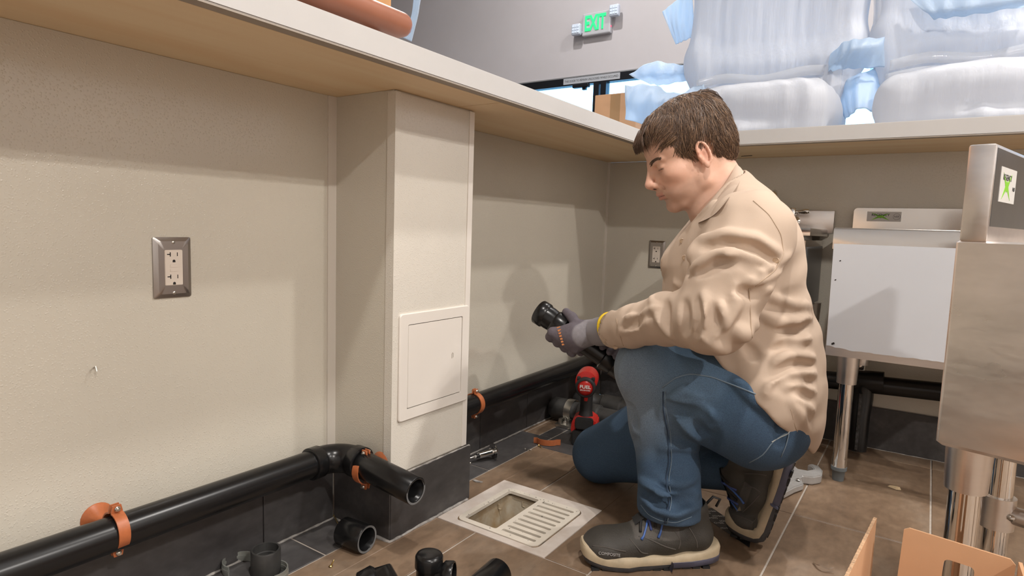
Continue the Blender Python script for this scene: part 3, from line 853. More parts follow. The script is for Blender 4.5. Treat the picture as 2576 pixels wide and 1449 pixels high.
em = MB(); e0, e1 = elbow(em, (PX, STY, PZ-.004), (0, 1, 0), (1, 0, -.02))
em.build('elbow', M_ABS, near, angle=50)
MB().cyl((PX, -4.4, PZ+.016), e0+Vector((0, .02, 0)), PR, n=32).build('straight_pipe', M_ABS, near, angle=50)
sm_ = MB(); hollow(sm_, e1-Vector((.02, 0, 0)), (.318, STY, .166), PR, PR-.0055)
sm_.build('open_stub', M_ABS, near, angle=50)
rm = MB(); rm.lathe((.3182, STY, .166), (1, 0, -.02), [(PR-.0055, 0), (PR-.0012, .0003)], 32); rm.build('cut_rim', M_ABSEND, near)
hanger(['copper coloured pipe hanger on the long near run of black pipe'], (PX, at(272, 1325, 'x', PX-.03).y, PZ+.004), (0, 1, 0), (.0005, at(272, 1325, 'x', PX-.03).y, PZ+.004))
hanger(['copper coloured pipe hanger on the stub beside the column'], (.164, STY, .1755), (1, 0, 0), (.164, COLY0-.0005, .1755))
FZ = .200
far = thing('drain_pipe', 'black drain pipe running beyond the column to the far corner', 'pipe', (PX, -.6, FZ))
em = MB(); f0, f1 = elbow(em, (PX, -.10, FZ), (0, 1, 0), (1, 0, .0))
em.build('elbow', M_ABS, far, angle=50)
MB().cyl((PX, COLY1+.012, FZ-.008), f0+Vector((0, .02, 0)), PR, n=32).build('straight_pipe', M_ABS, far, angle=50)
BZ = .262
MB().tube([f1-Vector((.02, 0, 0)), (.6, -.10, FZ+.02), (.95, -.10, .24), (1.9, -.10, BZ+.02)], PR, 28).build('straight_pipe', M_ABS, far, angle=60)
tx = at(2172, 960, 'y', -.10).x
tm = MB(); tm.cyl((tx-.06, -.10, .248), (tx+.06, -.10, .256), .0365, n=28); tm.build('coupling', M_ABS, far, angle=50)
tm = MB(); tm.cyl((tx+.15+.10, -.10, .262), (tx+.33, -.10, .266), .0365, n=28); tm.build('coupling', M_ABS, far, angle=50)
vp_ = MB(); vp_.tube([(tx, -.10, .25), (tx-.0, -.10, .19), (tx, -.12, .14), (tx, -.13, .02)], [.034, .034, PR, PR], 24); vp_.build('drop_leg', M_ABS, far, angle=60)
MB().box(tx-.004, tx+.004, -.165, -.16, .03, .22).build('printed_stripe', mat('print', (.10, .10, .10), .6, col2=(.01, .01, .01), nscale=90), far)
hanger(['copper coloured pipe hanger just past the column on the far pipe'], (PX, at(1208, 1000, 'x', PX+.02).y, FZ-.006), (0, 1, 0), (.0005, at(1208, 1000, 'x', PX+.02).y, FZ-.006))
hanger(['copper coloured pipe hanger in the far corner behind the drill'], (.20, -.10, FZ+.006), (1, 0, 0), (.20, -.0005, FZ+.006))

# two dusty waste pipes lying by the corner, steel strap on the front one
def waste(y, x0, x1, label, r=.041):
    t = thing('waste_pipe', label, 'pipe', (x0, y, 0))
    m_ = MB(); m_.lathe((x0, y, r+.006), (1, 0, 0), [(r*.3, -.004), (r*.8, 0), (r, .012), (r, .085), (r-.004, .09), (r-.004, .12), (r+.003, .125), (r+.003, .2), (r-.004, .205), (r-.004, x1-x0)], 28)
    m_.build('body', M_ABSD, t, angle=40); return t
wp = waste(-.45, .022, .50, 'dusty black waste pipe in front with a steel strap, behind the drill')
waste(-.30, .045, .50, 'dusty black waste pipe at the back, nearest the far wall')
st = MB(); n = 14; rings = []
for i in range(n+1):
    a = math.radians(-60)+math.radians(210)*i/n; r = .0425
    rings.append([(.108-.014, -.45-r*math.cos(a), .047+r*math.sin(a)), (.108+.014, -.45-r*math.cos(a), .047+r*math.sin(a)), (.108+.014, -.45-(r+.002)*math.cos(a), .047+(r+.002)*math.sin(a)), (.108-.014, -.45-(r+.002)*math.cos(a), .047+(r+.002)*math.sin(a))])
st.rings(rings); st.bbox(.078, .148, -.525, -.475, .0005, .012, .002); st.bbox(.088, .098, -.515, -.488, .01, .030, .001); st.bbox(.121, .131, -.515, -.488, .01, .030, .001)
st.lathe((.110, -.50, .012), (0, 0, 1), [(.0001, 0), (.009, 0), (.009, .008), (.004, .008), (.004, .02), (.0001, .02)], 6)
st.build('steel_strap', M_ZINC, wp, angle=40)

# loose fittings on the floor
def on_floor(name, label, cat, p, group=None): return thing(name, label, cat, (p[0], p[1], 0), group)
a_, b_ = at(868, 1337, 'z', .0335), at(915, 1347, 'z', .0335)
d_ = (b_-a_); d_.z = 0; d_.normalize(); cpt = at(893, 1340, 'z', .0365)
cu = thing('pipe_coupling', 'short black pipe coupling lying on its side by the column foot', 'pipe fitting', (cpt.x, cpt.y, 0), 'loose black pipe fittings')
dv = at(920, 1350, 'z', .031)-at(868, 1331, 'z', .031); dv.z = 0; dv.normalize(); cc = Vector((cpt.x, cpt.y, .0312))
m_ = MB(); hollow(m_, cc-dv*.036, cc+dv*.036, .031, .0258); m_.build('sleeve', M_ABS, cu, angle=50)
m_ = MB(); m_.lathe(cc+dv*.0362, dv, [(.0258, 0), (.0302, .0003)], 30); m_.build('cut_rim', M_ABSEND, cu)
p = at(669, 1440, 'z', 0)
c2_ = thing('pipe_coupling', 'black pipe coupling standing on end beside the grey strap', 'pipe fitting', p, 'loose black pipe fittings')
m_ = MB(); m_.lathe(p, (0, 0, 1), [(.024, 0), (.0285, 0), (.0295, .002), (.0295, .050), (.0285, .052), (.0252, .052), (.0252, .034), (.0225, .033), (.0225, .026), (.0252, .025), (.024, 0)], 30); m_.build('sleeve', M_ABSD, c2_, angle=40)
p = at(935, 1475, 'z', .03)
el = thing('pipe_elbow', 'small black street elbow lying left of the tee at the bottom edge', 'pipe fitting', (p.x, p.y, 0), 'loose black pipe fittings')
m_ = MB(); dv = Vector((.35, .55, .25)).normalized(); q0 = Vector((p.x, p.y, .034))
m_.lathe(q0-dv*.02, dv, [(.024, 0), (.030, 0), (.033, .003), (.033, .03), (.030, .033), (.026, .036)], 28)
m_.tube([q0+dv*.01, q0+dv*.025, q0+Vector((.032, .012, .0)), q0+Vector((.058, -.004, -.008))], [.026, .027, .026, .025], 22); m_.lathe(q0+Vector((.05, -.0, -.006)), Vector((1, -.5, -.2)), [(.026, 0), (.031, .002), (.031, .02), (.027, .022), (.022, .02)], 26)
m_.build('body', M_ABS, el, angle=45)
p = at(1075, 1485, 'z', .0)
te = thing('pipe_tee', 'black pipe tee standing upright at the bottom edge, side hub to the right', 'pipe fitting', (p.x, p.y, 0), 'loose black pipe fittings')
m_ = MB(); q0 = Vector((p.x, p.y, 0))
m_.lathe(q0, (.03, .02, 1), [(.022, 0), (.0265, 0), (.028, .002), (.028, .022), (.0245, .025), (.0245, .048), (.028, .051), (.028, .072), (.0255, .0765), (.018, .079), (.0001, .0795)], 30)
m_.build('body', M_ABS, te, angle=45)
m_ = MB(); bd = Vector((.80, .42, .06)).normalized(); s0 = q0+Vector((0, 0, .034))
m_.lathe(s0, bd, [(.018, 0), (.021, .028), (.024, .033), (.0270, .036), (.0270, .052), (.0258, .054), (.0230, .054), (.0230, .038), (.016, .034)], 30); m_.build('side_hub', M_ABS, te, angle=45)
p0, p1 = at(1255, 1440, 'z', .030), at(1190, 1500, 'z', .030)
pc = thing('pipe_offcut', 'black pipe offcut poking in at the bottom edge below the floor sink', 'pipe', (p0.x, p0.y, 0), 'loose black pipe fittings')
m_ = MB(); dd = (p0-p1).normalized(); hollow(m_, p0, p0-dd*.16, PR, PR-.005); m_.build('sleeve', M_ABS, pc, angle=50)

# grey pipe straps beside the coupling
def strap(pts, z0, wdt, name, material, parent, th=.0012):
    mb = MB(); rings = []
    for i, p in enumerate(pts):
        a, b = pts[max(i-1, 0)], pts[min(i+1, len(pts)-1)]
        n_ = Vector((-(b[1]-a[1]), b[0]-a[0])).normalized()*th
        rings.append([(p[0]+n_.x, p[1]+n_.y, z0), (p[0]-n_.x, p[1]-n_.y, z0), (p[0]-n_.x, p[1]-n_.y, z0+wdt), (p[0]+n_.x, p[1]+n_.y, z0+wdt)])
    mb.rings(rings); return mb.build(name, material, parent, angle=40)
M_GSTRAP = mat('grey_strap', (.30, .31, .285), .35, .5)
for (cx_, cy_, lab, a0, a1) in ((602, 1432, 'grey sheet-metal pipe strap on edge, left of the upright coupling', 60, 290), (682, 1455, 'grey sheet-metal pipe strap on edge, in front of the upright coupling', -20, 200)):
    p = at(cx_, cy_, 'z', .0)
    t = thing('pipe_strap', lab, 'strap', p, 'grey pipe straps')
    P = arc((p.x, p.y), .032, math.radians(a0), math.radians(a1), 16)
    e0_ = Vector(P[0])+(Vector(P[0])-Vector(P[1])).normalized()*.018+ (Vector(P[0])-Vector((p.x, p.y)))*.3
    P = [tuple(e0_)]+P
    strap(P, .001, .021, 'band', M_GSTRAP, t); strap(P, .0085, .006, 'rib', M_GSTRAP, t, .0022)
def screw(px, py, dv, label, L=.028, m=M_BRASS, up=0.0):
    p = at(px, py, 'z', .003+up); d = Vector(dv).normalized()
    t = thing('screw', label, 'screw', (p.x, p.y, 0), 'loose screws')
    MB().tube([p, p+d*L*.8, p+d*L], [.0017, .0017, .0003], 8).build('shank', m, t, True)
    MB().lathe(p-d*.0025, d, [(.0001, 0), (.0042, .0004), (.0036, .002), (.0015, .0034)], 12).build('head', m, t, True)
screw(833, 1423, (.2, .3, .75), 'short brass screw standing on its head on the brown tile', .014)
screw(842, 1299, (.8, -.45, .0), 'long brass screw behind the coupling in the wall corner', .045)
screw(1322, 1130, (1, .3, 0), 'small steel screw on the charcoal tile left of the orange strap', .022, M_ZINC)
screw(1356, 1121, (.9, -.5, 0), 'brass screw lying just in front of the orange strap', .02)
screw(1440, 945, (.1, .2, 1), 'brass screw tip behind the drill head', .02) if False else None
# copper-coloured half clamp on the floor
p = at(1375, 1118, 'z', 0)
hc = thing('clamp_half', 'copper coloured half pipe clamp lying loose on the dark tile', 'pipe clamp', p)
P = [(-.045, .0), (-.034, .001)]+[(-.031*math.cos(a), -.016*math.sin(a)+.0) for a in np.linspace(.25, math.pi-.25, 10)]+[(.034, .001), (.047, .004)]
P = [(p.x+u*.92-v*.35, p.y+u*.38+v*.92) for u, v in P]
strap(P, .001, .019, 'band', M_ORANGE, hc)
# chrome fitting with a flange by the column
p = at(1205, 1146, 'z', .024)
cf = thing('chrome_fitting', 'chrome tailpiece with a round flange lying right of the column', 'plumbing fitting', (p.x, p.y, 0))
ax_ = (at(1246, 1134, 'z', .026)-at(1183, 1152, 'z', .018)); ax_.normalize()
f0_ = at(1243, 1135, 'z', .027)
MB().lathe(f0_, -ax_, [(.0001, 0), (.026, .0), (.0275, .0015), (.026, .003), (.012, .004)], 28).build('flange', M_CHROME, cf, angle=40)
MB().cyl(f0_-ax_*.003, f0_-ax_*.055, .0105, n=24).build('barrel', M_CHROME, cf, angle=40)
MB().cyl(f0_-ax_*.055, f0_-ax_*.062, .006, n=16).build('neck', M_RUBBER, cf, angle=40)
MB().lathe(f0_-ax_*.066, -ax_, [(.0001, 0), (.007, 0), (.007, .006), (.0001, .006)], 6).build('nut', M_ZINC, cf)
MB().cyl(f0_-ax_*.06, f0_-ax_*.1, .0028, n=10).build('rod', M_ZINC, cf, angle=40)
MB().cyl(f0_-ax_*.083-Vector((0, 0, .016)), f0_-ax_*.1-Vector((0, 0, .016)), .0026, n=10).build('rod', M_ZINC, cf, angle=40)
MB().bbox(*[v for i in range(3) for v in ((f0_-ax_*.1)[i]-.004, (f0_-ax_*.1)[i]+.004)], .0015).build('valve_cap', mat('blue_plastic', (.02, .06, .45), .4), cf)
MB().lathe(f0_-ax_*.1-Vector((0, 0, .010)), -ax_, [(.0001, 0), (.010, 0), (.010, .003), (.0001, .003)], 14).build('end_plate', M_RUBBER, cf)

# ================================================================== DRILL
dp = at(1470, 1112, 'z', 0)
dl = thing('cordless_drill', 'red and black cordless driver standing upright on its battery', 'drill', dp)
fd = (CAMPOS-dp); fd.z = 0; fd.normalize(); fd = (fd+Vector((-.10, 0, 0))).normalized()   # rear end cap looks at the camera
MD = frame_m((dp.x, dp.y, 0), fd.cross(Vector((0, 0, -1))), (0, 0, 1))     # local: x right, y up, z toward camera
def D3(x, y, z): return MD @ Vector((x, y, z))
m_ = MB(); m_.prism(rrect(-.040, .040, .001, .052, .008, 3), MD, -.075, .045, b=.004); m_.build('battery', M_RUBBER, dl, angle=40)
m_ = MB(); m_.prism([(-.046, .045), (-.034, .040), (-.026, .062), (.026, .062), (.034, .040), (.046, .045), (.042, .082), (.020, .096), (-.020, .096), (-.042, .082)], MD, -.055, .040, b=.004); m_.build('battery_shoe', M_RED, dl, angle=40)
m_ = MB(); m_.prism(rrect(-.031, .031, .058, .098, .012, 4), MD, .028, .049, b=.004); m_.build('shoe_cap', M_RUBBER, dl, angle=40)
m_ = MB()
rings = []
for y_, w_, zc_, zd in ((.085, .026, -.005, .032), (.11, .022, -.008, .027), (.14, .021, -.010, .026), (.17, .022, -.012, .028), (.192, .026, -.014, .034)):
    rings.append([D3(w_*math.cos(a), y_, zc_+zd*math.sin(a)) for a in np.linspace(0, 2*math.pi, 24, endpoint=False)])
m_.rings(rings); m_.build('handle', M_RUBBER, dl, angle=50)
hc_ = D3(0, .222, 0); zax = (MD.to_3x3() @ Vector((0, 0, 1)))
m_ = MB(); m_.lathe(hc_-zax*.11, zax, [(.012, 0), (.019, .004), (.022, .03), (.032, .05), (.0365, .07), (.0375, .12), (.036, .148), (.030, .1505), (.0001, .152)], 32); m_.build('housing', M_RED, dl, angle=50)
m_ = MB(); m_.lathe(hc_-zax*.155, zax, [(.0001, 0), (.009, 0), (.011, .012), (.014, .016), (.014, .04), (.021, .046), (.0205, .06)], 24); m_.build('chuck', M_RUBBER, dl, angle=40)
m_ = MB(); m_.lathe(D3(0, .205, .036), zax, [(.030, 0), (.0345, .004), (.0345, .016), (.031, .021), (.0262, .022), (.0262, .019)], 32); m_.build('end_ring', M_RUBBER, dl, angle=40)
m_ = MB(); m_.lathe(D3(0, .205, .054), zax, [(.0001, .0045), (.012, .004), (.0258, .002), (.026, -.001)], 32); m_.build('end_cap', M_RED, dl, True)
text_part('lettering', 'FUEL', .0155, frame_m(D3(0, .2085, .0592), MD.to_3x3() @ Vector((1, 0, 0)), MD.to_3x3() @ Vector((0, 1, 0))), M_WHITEINK, dl, .0004, bold=.0004, xs=1.12)
text_part('lettering', 'BRUSHLESS', .0060, frame_m(D3(0, .1975, .0590), MD.to_3x3() @ Vector((1, 0, 0)), MD.to_3x3() @ Vector((0, 1, 0))), M_WHITEINK, dl, .0004, xs=1.15)
for a, b in (((-.030, .232), (-.018, .238)), ((.018, .238), (.030, .232))):
    m_ = MB(); m_.bbox(min(a[0], b[0]), max(a[0], b[0]), .226, .240, .030, .046, .003, M=MD); m_.build('ring_lug', M_RUBBER, dl, angle=40)
m_ = MB(); m_.bbox(-.006, .006, .150, .178, .012, .024, .003, M=MD); m_.build('trigger', M_RED, dl, angle=40)

# ================================================================== STEEL UNITS
def leg(parent, x, y, z1, r=.0205, sock=.085, name='leg', brace=None):
    m_ = MB(); m_.lathe((x, y, 0), (0, 0, 1), [(.012, .036), (r, .040), (r, z1-.01)], 26)
    l = m_.build(name, M_CHROME, parent, angle=40)
    MB().lathe((x, y, 0), (0, 0, 1), [(.0001, .0002), (.0155, .0002), (.0175, .028), (r+.0015, .033), (r+.0015, .043), (r, .0435)], 26).build('bullet_foot', M_GREYPL, l, angle=40)
    MB().lathe((x, y, z1), (0, 0, -1), [(.001, 0), (r+.010, 0), (r+.0065, sock), (r+.001, sock+.001)], 26).build('leg_socket', M_STEEL, l, angle=40)
    return l
def open_tub(mb, x0, x1, y0, y1, z0, z1, t=.012):
    o = [(x0, y0), (x1, y0), (x1, y1), (x0, y1)]; i = [(x0+t, y0+t), (x1-t, y0+t), (x1-t, y1-t), (x0+t, y1-t)]
    mb.rings([[(x, y, z0) for x, y in o], [(x, y, z1) for x, y in o], [(x, y, z1) for x, y in i], [(x, y, z0+t) for x, y in i]], True, True, True)
# middle unit
S2 = thing('underbar_sink', 'stainless underbar bin with white protective film on its front, in the middle', 'sink', (1.17, -.22, 0))
X0_, X1_, Y0_, Y1_ = .945, 1.405, -.432, -.016
m_ = MB(); open_tub(m_, X0_, X1_, Y0_, Y1_, .385, .700); m_.build('tub', M_STEELS, S2, angle=30)
m_ = MB()
o_ = [(X0_-.004, Y0_-.006), (X1_+.004, Y0_-.006), (X1_+.004, Y1_), (X0_-.004, Y1_)]; i_ = [(X0_+.03, Y0_+.03), (X1_-.03, Y0_+.03), (X1_-.03, Y1_-.03), (X0_+.03, Y1_-.03)]
m_.rings([[(x, y, .699) for x, y in o_], [(x, y, .757) for x, y in o_], [(x+(.002 if x < 1.1 else -.002), y+(.002 if y < -.2 else -.001), .7615) for x, y in o_], [(x, y, .7615) for x, y in i_], [(x, y, .70) for x, y in i_]], True, False, False)
m_.build('rim_band', M_STEELS, S2, angle=35)
m_ = MB(); m_.prism([(X0_+.004, .762), (X0_+.004, .822)]+arc((X0_+.016, .824), .012, math.pi, math.pi/2, 5)+[(X1_, .836), (X1_, .762)], frame_m((0, -.016, 0), (1, 0, 0), (0, 0, 1)), 0, .012, b=.0008)
m_.build('backsplash', M_STEELS, S2, angle=35)
# peeling film on the front: ragged lower edge
rr = random.Random(5); low = [(X0_+.002+(X1_-X0_-.004)*i/40, .404+rr.uniform(-.001, .0015)+(.007 if i < 2 else (.003 if i < 5 else 0))) for i in range(41)]
m_ = MB(); m_.prism(low+[(X1_-.002, .7145), (X0_-.001, .7145)], frame_m((0, Y0_-.0062, 0), (1, 0, 0), (0, 0, 1)), 0, .0007); m_.build('protective_film', M_FILM, S2)
m_ = MB(); m_.box(X0_, X1_, Y0_-.0055, Y0_-.0001, .383, .699); m_.build('apron', M_STEEL, S2)
for i, (px, py, d) in enumerate(((2092, 868, .004), (2100, 706, .002), (2112, 658, .002))):
    q = at(px, py, 'y', Y0_-.0072); m_ = MB(); m_.prism([(q.x, q.z), (q.x+d*2, q.z+d), (q.x+d*1.5, q.z+d*2.4), (q.x-d*.3, q.z+d*1.4)], frame_m((0, Y0_-.0072, 0), (1, 0, 0), (0, 0, 1)), 0, .0004); m_.build('scratch', M_SLOT, S2)
lb = MB(); q0, q1 = at(2182, 532, 'y', -.029), at(2266, 558, 'y', -.029)
lb.box(q0.x, q1.x, -.0288, -.0282, q1.z, q0.z); lab = lb.build('maker_label', mat('label_silver', (.58, .55, .53), .45), S2)
ml = frame_m(((q0.x+q1.x)/2-.010, -.0290, (q0.z+q1.z)/2), (1, 0, 0), (0, 0, 1))
text_part('lettering', 'REGENCY', .0115, ml @ Matrix.Translation((0, .005, 0)), M_INK, lab, .0002, bold=.0002, xs=1.05)
text_part('lettering', 'Tables and Sinks', .0050, ml @ Matrix.Translation((0, -.0035, 0)), M_INK, lab, .0002)
M_LIME = mat('lime', (.22, .55, .03), .5)
st_ = MB(); st_.prism([(-.028, .013), (-.004, .004), (0, .006), (.004, .004), (.028, .013), (.009, 0), (.028, -.013), (.004, -.004), (0, -.006), (-.004, -.004), (-.028, -.013), (-.009, 0)], ml, -.0004, .0001); st_.build('emblem', M_LIME, lab)
nm = ml @ Matrix.Translation((.047, 0, 0))
st_ = MB(); st_.rings([[nm @ Vector((r_*math.cos(a), r_*math.sin(a), .0002)) for a in np.linspace(0, 2*math.pi, 24, endpoint=False)] for r_ in (.0105, .0098)], True, False, False); st_.build('emblem', M_INK, lab)
text_part('lettering', 'NSF', .0085, nm, M_INK, lab, .0002)
leg(S2, 1.005, -.405, .385); leg(S2, 1.01, -.055, .385); leg(S2, 1.36, -.405, .385); leg(S2, 1.36, -.055, .385)

# left unit (hand sink)
S1 = thing('hand_sink', 'small stainless hand sink with faucet against the back wall behind the man', 'sink', (.72, -.2, 0))
X0_, X1_, Y0_, Y1_ = .56, .872, -.395, -.016
m_ = MB(); open_tub(m_, X0_+.012, X1_-.012, Y0_+.012, Y1_, .50, .72); m_.build('tub', M_STEELS, S1, angle=30)
o_ = [(X0_, Y0_), (X1_, Y0_), (X1_, Y1_), (X0_, Y1_)]; i_ = [(X0_+.04, Y0_+.04), (X1_-.04, Y0_+.04), (X1_-.04, Y1_-.06), (X0_+.04, Y1_-.06)]
m_ = MB(); m_.rings([[(x, y, .735) for x, y in o_], [(x, y, .756) for x, y in o_], [(x, y, .759) for x, y in [(X0_+.002, Y0_+.002), (X1_-.002, Y0_+.002), (X1_-.002, Y1_), (X0_+.002, Y1_)]], [(x, y, .759) for x, y in i_], [(x, y, .70) for x, y in i_]], True, False, False); m_.build('rim', M_STEELS, S1, angle=35)
m_ = MB(); m_.bbox(X0_, X1_+.018, -.028, -.016, .745, .826, .003); m_.build('backsplash', M_STEEL, S1, angle=35)
m_ = MB(); m_.box(X1_-.0118, X1_-.0108, Y0_+.03, Y1_-.02, .505, .70); m_.build('side_film', mat('grey_film', (.16, .165, .17), .3), S1)
m_ = MB(); m_.box(X0_+.02, X1_-.02, Y0_+.005, Y0_+.0115, .51, .70); m_.build('front_film', M_FILM, S1)
for x in (.61, .845):
    for y in (-.36, -.06): leg(S1, x, y, .50)
fp = at(2000, 545, 'y', -.045)
fa = thing('faucet', 'chrome faucet with a lever handle on the hand sink', 'faucet', (fp.x, -.045, .76))
m_ = MB(); m_.lathe((fp.x, -.045, .786), (0, -1, 0), [(.0001, -.017), (.017, -.017), (.017, -.008), (.011, -.004), (.011, .03), (.0001, .03)], 22); m_.build('body', M_CHROME, fa, angle=40)
m_ = MB(); m_.lathe((fp.x-.004, -.07, .782), (0, 0, 1), [(.0001, -.002), (.010, 0), (.010, .018), (.008, .022), (.012, .026), (.012, .046), (.010, .05), (.0001, .05)], 22); m_.build('stem', M_CHROME, fa, angle=40)
m_ = MB(); m_.tube([(fp.x+.004, -.07, .818), (fp.x+.022, -.075, .818), (fp.x+.04, -.085, .820), (fp.x+.052, -.09, .820)], [.005, .0065, .010, .007], 14); m_.build('lever', M_CHROME, fa, True)
gp_ = at(1948, 500, 'y', -.10)
m_ = MB(); m_.tube([(fp.x-.10, -.05, .786), (fp.x-.10, -.06, .84), (gp_.x-.02, -.07, .875), (gp_.x, -.10, .885), (gp_.x+.006, -.13, .872), (gp_.x+.006, -.135, .845)], [.010, .010, .010, .010, .010, .009], 16); m_.build('spout', M_CHROME, fa, True)
m_ = MB(); m_.tube([(fp.x-.2, -.045, .786), (fp.x, -.045, .786)], .012, 18); m_.build('bridge', M_CHROME, fa, True)

# right unit, stood askew with its end panel toward the camera
th3 = math.radians(15.5)
U, W_ = Vector((math.cos(th3), -math.sin(th3), 0)), Vector((math.sin(th3), math.cos(th3), 0))
O3 = Vector((1.213, -1.32, 0))
M3 = frame_m(O3, U, W_)
M_STEELB = mat('brushed_steel_wavy', (0.80, 0.745, 0.71), 0.30, 1.0, noise=.10, nscale=6, stretch=(1, 1, 2.2), bump=.30, bscale=7, rvar=.10, bdist=.006)
S3 = thing('underbar_sink', 'tall brushed stainless underbar sink stood askew at the right edge', 'sink', (1.45, -1.05, 0))
ZB, ZR, ZS = .416, .735, .877
m_ = MB(); Lu, Lv = .50, .62
o_ = rrect(0, Lu, 0, Lv, .006, 3)
R3 = lambda pts, z: [M3 @ Vector((x, y, z)) for x, y in pts]
m_.rings([R3(rrect(.006, Lu-.006, .006, Lv-.006, .006, 3), ZB), R3(o_, ZB+.006), R3(o_, ZR-.003), R3(rrect(.003, Lu-.003, .003, Lv-.003, .006, 3), ZR), R3(rrect(.075, Lu-.03, .03, Lv-.03, .02, 3), ZR), R3(rrect(.085, Lu-.04, .04, Lv-.04, .02, 3), ZB+.03)], True, True, True)
m_.build('tub', M_STEELB, S3, angle=35)
m_ = MB(); m_.bbox(.004, .0385, .0, Lv, ZR-.001, ZS, .0035, M=M3); m_.build('backsplash', M_STEELB, S3, angle=35)
m_ = MB(); m_.box(.0386, .0392, .006, Lv-.01, ZR+.022, ZS-.006, M=M3); m_.build('splash_film', M_STEELD, S3)
m_ = MB(); m_.box(.0391, .0398, .035, .13, ZS-.082, ZS-.030, M=M3); lab = m_.build('maker_label', mat('label_white', (.62, .6, .57), .5), S3)
ml = M3 @ frame_m((.0400, .0825, ZS-.056), (0, 1, 0), (0, 0, 1))
text_part('lettering', 'REGENCY', .013, ml @ Matrix.Translation((-.008, .011, 0)), M_INK, lab, .0002, xs=.9)
text_part('lettering', 'NSF', .009, ml @ Matrix.Translation((.036, -.004, 0)), M_INK, lab, .0002)
st_ = MB(); st_.prism([(-.026, .020), (-.004, .006), (0, .009), (.004, .006), (.026, .020), (.009, 0), (.026, -.020), (.004, -.006), (0, -.009), (-.004, -.006), (-.026, -.020), (-.009, 0)], ml @ Matrix.Translation((-.008, -.002, 0)), -.0004, .0001); st_.build('emblem', M_LIME, lab)
for i, (u_, v_) in enumerate(((.034, .055), (.034, .30), (.46, .055), (.46, .30))):
    q = M3 @ Vector((u_, v_, 0)); l = leg(S3, q.x, q.y, ZB, r=.0225 if i == 0 else .0205, sock=.075)
q = M3 @ Vector((.034, .30, .235)); q2 = M3 @ Vector((.46, .30, .235))
m_ = MB(); m_.lathe(q-Vector((0, 0, .03)), (0, 0, 1), [(.0205, 0), (.027, 0), (.027, .06), (.0205, .06)], 26); m_.cyl(q+U*.02, q2-U*.02, .0165, n=20); m_.lathe(q2-Vector((0, 0, .03)), (0, 0, 1), [(.0205, 0), (.027, 0), (.027, .06), (.0205, .06)], 26); m_.build('cross_brace', M_STEEL, S3, angle=40)
qb = q+U*.024-W_*.017; MB().lathe(qb, -W_, [(.006, 0), (.005, .004), (.0001, .005)], 10).build('set_screw', M_ZINC, S3, True)
# spare black elbow under the right unit
q = M3 @ Vector((.13, .20, .035)); e_ = thing('pipe_elbow', 'black pipe elbow in the shadow under the right-hand sink', 'pipe fitting', (q.x, q.y, 0), 'loose black pipe fittings')
m_ = MB(); elbow(m_, q+Vector((.02, .0, .0035)), (.6, -.8, 0), (.8, .6, 0)); m_.build('body', M_ABS, e_, angle=50)

# ================================================================== CARDBOARD BOX
cb_ = thing('cardboard_box', 'open brown cardboard box with a hand hole, cut off at the bottom right', 'box', (1.24, -1.62, 0))
A0, A1 = atd(2275, 1325, .88), atd(2557, 1412, .80)
uu = (A1-A0); wid = uu.length; dn = Vector((-.02, -.10, -1)).normalized()
MC = frame_m(A0, uu, dn)
HH = .30
bm = bmesh.new()
def redges(pts): 
    vs = [bm.verts.new((x, y, 0)) for x, y in pts]; return [bm.edges.new((vs[i], vs[(i+1) % len(vs)])) for i in range(len(vs))]
es = redges([(0, .004), (.006, 0), (wid-.006, 0), (wid, .006), (wid, HH), (0, HH)])+redges(rrect(.050, .084, .026, .115, .006, 3))
bmesh.ops.triangle_fill(bm, use_beauty=True, edges=es)
x_ = bmesh.ops.extrude_face_region(bm, geom=list(bm.faces))
for v in x_['geom']:
    if isinstance(v, bmesh.types.BMVert): v.co.z += .004
m_ = MB(); m_.bm(bm, 0, MC); m_.build('wall_panel', M_CARD, cb_)
bz = MC.to_3x3() @ Vector((0, 0, 1))
T0, T1 = atd(2198, 1301, .93), atd(2128, 1449, .775)
dirA = (T1-T0); dirA.z = 0; dirA.normalize()
nA = Vector((-dirA.y, dirA.x, 0))
m_ = MB()
base = [T0, T0+dirA*.36, Vector((T0.x+dirA.x*.36, T0.y+dirA.y*.36, .004)), Vector((T0.x, T0.y, .004))]
m_.rings([[p_ for p_ in base], [p_+nA*.004 for p_ in base]]); m_.build('side_panel', M_CARD, cb_)
ed = MB(); n = 60
for i in range(n):
    p_ = T0+dirA*(.36*(i+.5)/n)+nA*.002+Vector((0, 0, .0004)); s = .0021 if i % 2 else .0017
    ed.add([p_+dirA*.0028+nA*s, p_-dirA*.0028+nA*s, p_-dirA*.0028-nA*s, p_+dirA*.0028-nA*s], [(0, 1, 2, 3)])
eo = ed.build('corrugated_edge', M_CARDE, cb_); eo['kind'] = 'stuff'
fl_ = [Vector((T0.x, T0.y, .004)), Vector((T0.x+dirA.x*.36, T0.y+dirA.y*.36, .004)), Vector((A1.x+.02, A1.y-.36, .004)), Vector((A1.x+.03, A1.y, .004))]
m_ = MB(); m_.rings([[p_ for p_ in fl_], [p_+Vector((0, 0, .004)) for p_ in fl_]]); m_.build('bottom_panel', M_CARD, cb_)
m_ = MB(); B1 = Vector((A1.x, A1.y, .008)); b4 = [A1+Vector((.002, 0, 0)), A1+Vector((.01, -.34, 0)), Vector((A1.x+.01, A1.y-.34, .008)), Vector((A1.x+.002, A1.y, .008))]
m_.rings([b4, [p_+Vector((.004, 0, 0)) for p_ in b4]]); m_.build('side_panel', M_CARD, cb_)

